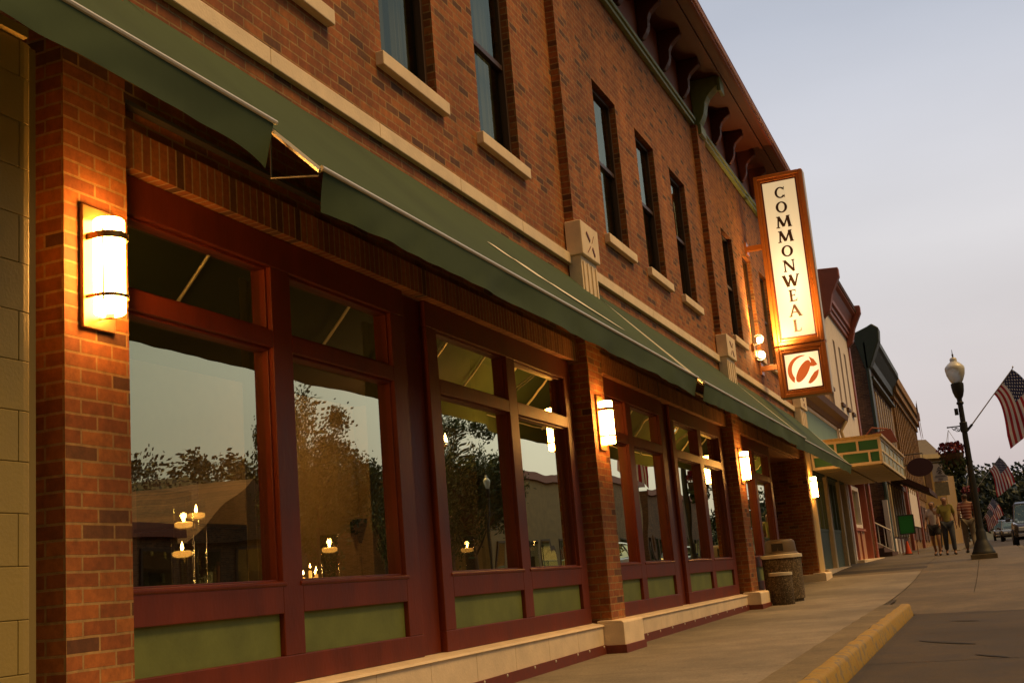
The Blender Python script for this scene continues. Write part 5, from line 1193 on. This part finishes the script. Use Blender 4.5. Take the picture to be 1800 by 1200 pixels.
# ================================================================== VEHICLES
M['tyre'] = mat('tyre_rubber', (.02, .02, .02), .8); M['rimm'] = mat('wheel_rim', (.4, .38, .35), .3, metal=.8)
M['carglass'] = glass_mat('car_glass', .3); M['chrome'] = mat('chrome', (.6, .58, .55), .2, metal=.9)
M['headl'] = mat('headlight_glass', (.7, .68, .6), .15); M['taill'] = mat('red_light', (.4, .02, .01), .3)
def car(x, y, rz, label, col, kind='suv', lights=False, zb=None):
    z = gz(x) - .14 if zb is None else zb
    t = thing('parked_car', label, 'car', (x, y, z), 'cars parked along the street')
    paint = mat('car_paint', col, .25, spec=.6); paint.node_tree.nodes['Principled BSDF'].inputs['Coat Weight'].default_value = .6
    Rm = Matrix.Rotation(rz, 3, 'Z')
    def bld_(mb, name, m, par, **k):
        mb.v = [Rm @ v + Vector((x, y, z)) for v in mb.v]; return mb.build(name, m, par, **k)
    L, W, belt, roof = (4.7, .92, 1.02, 1.76) if kind == 'suv' else (4.5, .87, .86, 1.42)
    # body: lofted sections along local x (front = +x)
    secs = [(-L / 2, .50, belt - .12, W * .86), (-L / 2 + .12, .32, belt - .02, W * .97), (-L / 4, .26, belt, W), (0, .26, belt, W), (L * .16, .26, belt - .0, W), (L * .3, .28, belt - .08, W * .985), (L / 2 - .18, .32, belt - .16, W * .94), (L / 2, .42, belt - .30, W * .80)]
    mb = MB(); m_ = 10
    for (sx, z0, z1_, w_) in secs:
        ring_ = [(-w_ * .9, z0), (-w_, z0 + .12), (-w_ * 1.0, (z0 + z1_) / 2), (-w_ * .97, z1_ - .08), (-w_ * .86, z1_), (w_ * .86, z1_), (w_ * .97, z1_ - .08), (w_, (z0 + z1_) / 2), (w_, z0 + .12), (w_ * .9, z0)]
        mb.v += [Vector((sx, p, q)) for p, q in ring_]
    for i in range(len(secs) - 1):
        for k in range(m_): mb.f.append((i * m_ + k, i * m_ + (k + 1) % m_, (i + 1) * m_ + (k + 1) % m_, (i + 1) * m_ + k))
    mb.f += [tuple(range(m_)), tuple((len(secs) - 1) * m_ + k for k in range(m_))]
    body = bld_(mb, 'body', paint, t, smooth=True, bevel=.02)
    # cabin: roof and pillars with glass between
    xr0, xr1, xb0, xb1 = (-L * .44, L * .06, -L * .48, L * .20) if kind == 'suv' else (-L * .24, L * .06, -L * .42, L * .24)
    wr, wb = W * .74, W * .86
    mb = MB(); mb.add([(xb0, -wb, belt - .02), (xb1, -wb, belt - .02), (xb1, wb, belt - .02), (xb0, wb, belt - .02), (xr0, -wr, roof - .06), (xr1, -wr, roof - .06), (xr1, wr, roof - .06), (xr0, wr, roof - .06)], [(0, 1, 5, 4), (1, 2, 6, 5), (2, 3, 7, 6), (3, 0, 4, 7)])
    bld_(mb, 'window_glass', M['carglass'], t)
    mb = MB(); mb.add([(xr0 - .03, -wr - .02, roof - .07), (xr1 + .05, -wr - .02, roof - .07), (xr1 + .05, wr + .02, roof - .07), (xr0 - .03, wr + .02, roof - .07), (xr0 + .1, -wr + .06, roof), (xr1 - .1, -wr + .06, roof), (xr1 - .1, wr - .06, roof), (xr0 + .1, wr - .06, roof)], [(0, 1, 5, 4), (1, 2, 6, 5), (2, 3, 7, 6), (3, 0, 4, 7), (4, 5, 6, 7), (0, 1, 2, 3)])
    for sy in (-1, 1):
        for (xa, xt) in ((xb1, xr1), (xb0, xr0), ((xb0 + xb1) / 2, (xr0 + xr1) / 2)): mb.tube([(xa, sy * wb, belt - .03), (xt, sy * wr, roof - .06)], .03, 6)
    bld_(mb, 'roof', paint, t, smooth=True)
    mb = MB(); mb.box(xb0 + .3, xb1 - .9, -.6, .6, .5, belt + .15); bld_(mb, 'seats', M['roomdark'], t)
    for sx in (-L * .31, L * .32):
        for sy in (-1, 1):
            mb = MB(); mb.lathe([(.20, -.1), (.33, -.1), (.35, -.06), (.35, .06), (.33, .1), (.20, .1)], n=24); mb.v = [Vector((sx + v.x, sy * (W - .09) + v.z, .35 + v.y)) for v in mb.v]; w_ = bld_(mb, 'wheel', M['tyre'], t, smooth=True)
            mb = MB(); mb.lathe([(.03, .06), (.19, .085), (.205, .102)], n=16); mb.v = [Vector((sx + v.x, sy * (W - .09) + sy * v.z, .35 + v.y)) for v in mb.v]; bld_(mb, 'rim', M['rimm'], w_, smooth=True)
    for sy in (-1, 1):
        mb = MB(); mb.box(L / 2 - .10, L / 2 + .012, sy * W * .48, sy * W * .76, belt - .42, belt - .27); bld_(mb, 'headlight', M['headl'], t, bevel=.02)
        mb = MB(); mb.box(-L / 2 - .01, -L / 2 + .1, sy * W * .62, sy * W * .84, belt - .38, belt - .14); bld_(mb, 'tail_light', M['taill'], t, bevel=.02)
        mb = MB(); mb.box(xb1 - .28, xb1 - .16, sy * (W + .0), sy * (W + .18), belt - .02, belt + .12); bld_(mb, 'mirror', paint, t, bevel=.02)
    mb = MB(); mb.box(L / 2 - .1, L / 2 + .008, -W * .42, W * .42, belt - .42, belt - .28); bld_(mb, 'grille', M['chrome'], t)
    mb = MB(); mb.box(L / 2 - .12, L / 2 + .05, -W * .8, W * .8, .38, .52); mb.box(-L / 2 - .05, -L / 2 + .1, -W * .8, W * .8, .40, .54); bld_(mb, 'bumper', M['chrome'] if kind == 'suv' else paint, t, bevel=.02)
car(52.3, -1.62, R(180), 'dark tall off-road car with pale roof edge, nearest of those parked on the right', (.035, .03, .028))
car(88.0, -1.3, R(180), 'dull silver saloon car parked far behind the tall dark one', (.10, .095, .085), 'saloon')
car(101.0, -1.5, R(180), 'dark red saloon car parked farther down the street', (.07, .012, .01), 'saloon')
car(114.0, -.9, R(180), 'grey tall car, farthest of those parked', (.09, .085, .08), 'suv')
car(61, -11, R(0), 'white pickup-like car parked across the street, mirrored in the shop windows', (.5, .5, .48), 'suv')
car(74.0, -10.8, R(0), 'dark blue car parked across the street', (.03, .04, .07), 'saloon')

# ================================================================== INSIDE THE SHOP WINDOWS
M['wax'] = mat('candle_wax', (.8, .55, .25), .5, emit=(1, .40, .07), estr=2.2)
M['flame'] = mat('candle_flame', (1, .8, .4), .5, emit=(1, .58, .18), estr=55)
M['darkwood'] = mat('black_lacquer', (.012, .010, .009), .35)
def candle(x, y, h, label, lvl=.55, z0=.10, r=.06, light=3.0):
    t = thing('candle_vase', label, 'candle', (x, y, z0), 'floating candles in glass vases inside the windows')
    mb = MB(); mb.lathe([(r, .0), (r, h)], (x, y, z0), 24, caps=False); mb.lathe([(0.001, .01), (r, .01)], (x, y, z0), 24, caps=False); mb.build('glass_vase', M['vase'], t, smooth=True)
    zc = z0 + h * lvl
    mb = MB(); mb.lathe([(.03, -.02), (r * .86, -.012), (r * .88, .008), (r * .7, .014), (.008, .012)], (x, y, zc), 20); w_ = mb.build('wax', M['wax'], t, smooth=True)
    mb = MB(); mb.lathe([(.001, .016), (.009, .026), (.010, .034), (.005, .052), (.0005, .066)], (x, y, zc), 10); mb.build('flame', M['flame'], w_, smooth=True)
    if light:
        d = bpy.data.lights.new('flame_light', 'POINT'); o = bpy.data.objects.new('flame_light', d); sc.collection.objects.link(o); o.parent = t; o.location = (0, 0, zc - z0 + .06); d.energy = light; d.color = (1, .50, .14); d.shadow_soft_size = .02
candle(5.53, 4.20, .30, 'low floating candle in a glass vase, nearest of the group in the first window', .72, light=0)
candle(5.88, 4.45, .52, 'tall glass vase with a floating candle, left of the raised pair in the first window', .78, light=2.5)
candle(6.03, 4.47, .56, 'tall glass vase with the highest floating candle, right one of the first window pair', .83, light=0)
candle(7.13, 4.20, .33, 'single floating candle in a glass vase in the middle of the second window', .70, light=2.5)
candle(9.43, 4.20, .33, 'single floating candle in the third window, before a dark chair', .66, light=2)
candle(11.06, 4.20, .33, 'single floating candle in the fourth window', .68, light=2)
candle(15.17, 4.20, .33, 'single floating candle low in the sixth window', .72, light=2)
candle(17.47, 4.20, .33, 'single floating candle low in the seventh window', .75, light=2)
def tea_cluster(x, y, z, n, label, name='tea_light_cluster'):
    t = thing(name, label, 'candles', (x, y, z), None); rnd = random.Random(int(x * 10))
    mb = MB(); mb.lathe([(.10, 0), (.12, .012), (.02, .02)], (x, y, z), 16); mb.build('dish', M['bronze'], t)
    for i in range(n):
        a = rnd.random() * 6.28; q = .08 * rnd.random(); dz = rnd.uniform(.02, .09)
        mb = MB(); mb.lathe([(.012, 0), (.012, dz), (.004, dz + .002)], (x + q * math.cos(a), y + q * math.sin(a), z + .015), 8); c = mb.build('tea_light', M['wax'], t)
        mb = MB(); mb.lathe([(.001, dz + .02), (.007, dz + .028), (.0005, dz + .05)], (x + q * math.cos(a), y + q * math.sin(a), z + .015), 8); mb.build('flame', M['flame'], c)
tea_cluster(7.22, 4.42, .10, 4, 'small cluster of tea lights in a dish at the left of the second window')
def hang_cluster(x, y, z, label):
    t = thing('candle_chandelier', label, 'chandelier', (x, y, z), None)
    mb = MB(); mb.tube([(x, y, z), (x, y, 2.59)], .01, 5); mb.build('rod', M['bronze'], t)
    mb = MB(); n = 16
    mb.tube([(x + .38 * math.cos(2 * math.pi * i / n), y + .38 * math.sin(2 * math.pi * i / n), z) for i in range(n + 1)], .012, 6)
    mb.tube([(x - .38, y, z), (x + .38, y, z)], .008, 5); mb.build('hoop', M['bronze'], t)
    for i in range(8):
        a = 2 * math.pi * i / 8; mb = MB(); mb.lathe([(.008, .0), (.016, .05), (.012, .09), (.001, .12)], (x + .38 * math.cos(a), y + .38 * math.sin(a), z), 8); mb.build('bulb', M['flame'], t)
    d = bpy.data.lights.new('chandelier_light', 'POINT'); o = bpy.data.objects.new('chandelier_light', d); sc.collection.objects.link(o); o.parent = t; o.location = (0, 0, .1); d.energy = 65; d.color = (1, .55, .2); d.shadow_soft_size = .3
hang_cluster(20.3, 5.5, .95, 'hoop chandelier with candle bulbs glowing inside the fifth window')
hang_cluster(13.1, 6.4, 1.75, 'hoop chandelier with candle bulbs, added out of view to light the room behind the first windows')  # added lamp, hidden behind the post, warms the room
# dark furniture
t = thing('sideboard', 'dark low sideboard standing in the room behind the first window', 'sideboard', (8.6, 6.2, -.55))
mb = MB(); mb.box(8.0, 9.25, 6.0, 6.5, -.5, .66); mb.build('cabinet', M['darkwood'], t, bevel=.01)
mb = MB(); mb.box(7.97, 9.28, 5.97, 6.53, .661, .69); mb.build('top', M['darkwood'], t)
mb = MB(); mb.box(8.05, 8.1, 6.05, 6.1, -.55, -.5); mb.box(9.15, 9.2, 6.05, 6.1, -.55, -.5); mb.build('foot', M['darkwood'], t)
def chair(x, y, rz, label):
    t = thing('dining_chair', label, 'chair', (x, y, -.55), 'dark high backed chairs inside the windows'); c, s = math.cos(rz), math.sin(rz)
    def B(nm, a, b, c0, d, e, f):
        mb = MB(); mb.box(a, b, c0, d, e, f); mb.v = [Vector((x + v.x * c - v.y * s, y + v.x * s + v.y * c, -.55 + v.z)) for v in mb.v]; mb.build(nm, M['darkwood'], t, bevel=.015)
    B('seat', -.23, .23, -.22, .22, .42, .49)
    for q in (-.2, .2):
        B('leg', q - .02, q + .02, .17, .21, 0, .419); B('leg', q - .02, q + .02, -.21, -.17, 0, .419)
    B('backrest', -.23, .23, .18, .22, .491, 1.06)
chair(11.1, 4.98, .4, 'dark high backed chair behind the candle of the third window')
chair(12.75, 4.98, -.1, 'dark high backed chair behind the candle of the fourth window')
chair(17.7, 4.98, .2, 'dark high backed chair behind the candle of the sixth window')
chair(20.2, 4.98, .3, 'dark high backed chair behind the candle of the seventh window')
t = thing('wall_sconce', 'small dark unlit sconce on the tan inner wall seen through the second window', 'wall light', (14.2, RY, .9))
def sconce_at(x, y, z, t):
    mb = MB(); mb.lathe([(.02, -.2), (.05, -.1), (.10, .05), (.10, .12)], (x, y - .12, z), 12); mb.build('shade', M['darkwood'], t); mb = MB(); mb.box(x - .05, x + .05, y - .03, y - .001, z - .1, z + .1); mb.build('back_plate', M['darkwood'], t)
sconce_at(14.2, RY, .9, t)

# ================================================================== TREES, HILLS, FAR SIDE OF THE STREET
def leaf_mat(n, c):
    m = mat(n, c, .6, noise_amt=.35, nscale=2.2); m.node_tree.nodes['Principled BSDF'].inputs['Subsurface Weight'].default_value = 0; return m
M['leaf'] = leaf_mat('tree_leaf', (.055, .085, .022)); M['leaf2'] = leaf_mat('dark_tree_leaf', (.022, .034, .011)); M['bark'] = mat('bark', (.09, .065, .045), .9, noise_amt=.4, nscale=12, bump=.6, bscale=25)
def tree(x, y, z, h, rx, label, seed, n=5200, leaf=.13, trunk=.28, shape='up', lm='leaf', group='trees'):
    rnd = random.Random(seed); t = thing('tree', label, 'tree', (x, y, z), group)
    mb = MB(); ztr = h * trunk
    mb.tube([(x, y, z - .2), (x + .05, y, z + ztr * .5), (x - .05, y + .05, z + ztr), (x, y, z + h * .75)], [.18 * h / 7, .14 * h / 7, .11 * h / 7, .03], 10)
    tips = []
    for k in range(15):
        a = k * 2.4 + rnd.random() * .5; zb = z + ztr * (0.8 + 1.8 * rnd.random()); L = rx * rnd.uniform(.55, 1.0); upb = rnd.uniform(.5, 1.5) if shape == 'up' else rnd.uniform(.1, .7)
        p0 = Vector((x, y, zb)); p2 = p0 + Vector((math.cos(a) * L, math.sin(a) * L, L * upb)); p1 = p0.lerp(p2, .5) + Vector((0, 0, -.1 * L)); mb.tube([p0, p1, p2], [.06 * h / 7, .04 * h / 7, .012], 6)
        tips.append((p1, p2))
    mb.build('trunk', M['bark'], t, smooth=True)
    # clumps along the limbs and in the crown volume
    cl = []
    for p1, p2 in tips:
        for q in (.35, .7, 1.0): cl.append((p1.lerp(p2, q), rnd.uniform(.10, .20) * rx * 1.3))
    zc = z + ztr + (h - ztr) * .5; rz = (h - ztr) * .52
    for k in range(46):
        a = rnd.random() * 6.283; u = rnd.uniform(-1, 1); rr = (rnd.random() ** .45); s_ = math.sqrt(1 - u * u) * rr * (1 - .25 * max(0, u))
        cl.append((Vector((x + rx * s_ * math.cos(a), y + rx * s_ * math.sin(a), zc + rz * u * rr)), rnd.uniform(.10, .22) * rx * 1.25))
    mb = MB(); per = n // len(cl)
    for c, r in cl:
        for i in range(per):
            d = Vector((rnd.gauss(0, 1), rnd.gauss(0, 1), rnd.gauss(0, 1)))
            d = d.normalized() * r * rnd.random() ** .5 * (1.5 if rnd.random() < .12 else 1); d.z *= 1.25 if shape == 'up' else .8
            p = c + d; u = Vector((rnd.gauss(0, 1), rnd.gauss(0, 1), rnd.gauss(0, .6))).normalized(); v = u.orthogonal().normalized(); s_ = leaf * rnd.uniform(.6, 1.3)
            w_ = u.cross(v); mb.add([p - v * s_, p + w_ * s_ * .55, p + v * s_, p - w_ * s_ * .55], [(0, 1, 2, 3)])
    mb.build('crown', M[lm], t)
tree(101, 1.9, 0, 7.0, 1.7, 'leafy green tree behind the flower basket at the far end of the pavement', 3, 5000, .16, .22, 'round', 'leaf2', 'street trees')
tree(39.5, -16.0, gz(39), 7.9, 2.5, 'large upright maple across the street, mirrored in the second shop window', 11, 30000, .075, .2, 'up', 'leaf', 'street trees')
tree(54.5, -16.5, gz(55), 8.8, 2.9, 'tallest tree across the street, mirrored in the third shop window', 12, 26000, .08, .2, 'up', 'leaf', 'street trees')
tree(47.5, -17.0, gz(48), 5.2, 1.5, 'slim young tree across the street between two larger ones', 13, 6000, .07, .25, 'up', 'leaf', 'street trees')
for i, (x, y, h, r) in enumerate([(130, -6, 8, 4), (142, 5.5, 9, 4.5), (150, -12, 9.5, 5), (138, -18, 8.5, 4.5), (160, 1, 10, 5)]):
    tree(x, y, .3, h, r, ['dark bushy tree at the foot of the hill, right of the farthest lamp', 'dark tree behind the small pale building', 'dark tree right of the flags at the foot of the hill', 'dark tree at the right edge of the view, behind the cars', 'tall dark tree closing the end of the street'][i], 40 + i, 2600, .34, .15, 'round', 'leaf2', 'trees at the foot of the hill')
def hill_h(x, y):
    # wooded ridge ringing the town
    r1 = 12 * math.exp(-((x - 330) / 90) ** 2) * (1 + .22 * math.sin(y * .035 + 1) + .1 * math.sin(y * .11))
    r2 = 27 * math.exp(-((y + 170) / 55) ** 2) * (1 + .2 * math.sin(x * .03) + .1 * math.sin(x * .083 + 2))
    return max(r1, r2) - .6
mb = MB(); xs_ = [-300 + 20 * i for i in range(43)]; ys_ = [-420 + 20 * i for i in range(36)]
for x in xs_:
    for y in ys_: mb.v.append(Vector((x, y, hill_h(x, y) - .3)))
for i in range(len(xs_) - 1):
    for j in range(len(ys_) - 1):
        a = i * len(ys_) + j
        if max(hill_h(xs_[i], ys_[j]), hill_h(xs_[i + 1], ys_[j + 1]), hill_h(xs_[i + 1], ys_[j])) > .4: mb.f.append((a, a + len(ys_), a + len(ys_) + 1, a + 1))
struct('hills', mb, M['land'], smooth=True)
mb = MB(); rnd = random.Random(21); cnt = 0
while cnt < 2300:
    if rnd.random() < .35: x, y = rnd.uniform(215, 345), rnd.uniform(-150, 130)
    else: x, y = rnd.uniform(60, 520), rnd.uniform(-190, -85)
    h = hill_h(x, y)
    if h < 1.5: continue
    cnt += 1; r = rnd.uniform(2.0, 3.8); tall = rnd.uniform(1, 1.5)
    for q in range(42):
        d = Vector((rnd.gauss(0, 1), rnd.gauss(0, 1), rnd.gauss(0, 1))).normalized() * r * rnd.uniform(.35, 1.08)
        p = Vector((x, y, h + r * .9)) + Vector((d.x, d.y, d.z * tall)); u = Vector((rnd.gauss(0, 1), rnd.gauss(0, 1), rnd.gauss(0, 1))).normalized(); v = u.orthogonal().normalized(); w_ = u.cross(v); s_ = r * .17
        mb.add([p - v * s_, p + w_ * s_ * .7, p + v * s_ * 1.1, p - w_ * s_ * .8], [(0, 1, 2, 3)])
o = mb.build('hill_woods', M['leaf2']); o['kind'] = 'stuff'
# buildings across the street (mirrored in the glass)
def far_shop(x0, x1, h, m, label, gable=False, y=-17.5, d=12):
    t = thing('building_across', label, 'building', ((x0 + x1) / 2, y, gz(x0)), 'buildings across the street'); g = gz((x0 + x1) / 2) - .1
    mb = MB(); mb.box(x0, x1, y - d, y, g, g + h)
    if gable: xm = (x0 + x1) / 2; mb.prism([(x0 - .3, g + h), (xm, g + h + (x1 - x0) * .32), (x1 + .3, g + h)], 1, y - d, y + .25)
    mb.build('wall', M[m], t)
    if not gable: mb = MB(); mb.box(x0 - .1, x1 + .1, y - .001, y + .25, g + h - .35, g + h + .1); mb.build('cornice', M['redtrim'], t)
    n = max(2, int((x1 - x0) / 2.2))
    for i in range(n):
        a = x0 + (x1 - x0) * (i + .18) / n; b = x0 + (x1 - x0) * (i + .82) / n; mb = MB(); mb.box(a, b, y + .001, y + .06, g + .7, g + 2.5); f = mb.build('window', M['brown'], t)
        mb = MB(); mb.box(a + .08, b - .08, y + .061, y + .07, g + .8, g + 2.4); mb.build('pane', M['carglass'], f)
far_shop(14, 24, 3.0, 'brown', 'low ochre shop across the street, mirrored in the first window')
far_shop(25.5, 33, 3.2, 'dkbrick', 'low tan brick shop across the street', )
far_shop(36, 44, 2.7, 'dkbrick', 'gabled brick house across the street, mirrored in the second window', True, -19.5)
far_shop(50, 58, 4.2, 'dkbrick', 'dark brick shop across the street, mirrored in the third window', False, -19)
far_shop(60, 72, 6.4, 'ochre', 'ochre two storey building across the street, mirrored in the fourth window')
far_shop(74, 90, 6.8, 'tanbrick', 'long tan brick block across the street')
far_shop(92, 112, 6.2, 'dkbrick', 'dark brick block farthest along the other side of the street')
far_shop(-14, 10, 4.0, 'dkbrick', 'brick building across the street, behind the camera')
l4 = street_lamp(48.5, -12.8, 'street lamp across the street, mirrored in the third window', False)
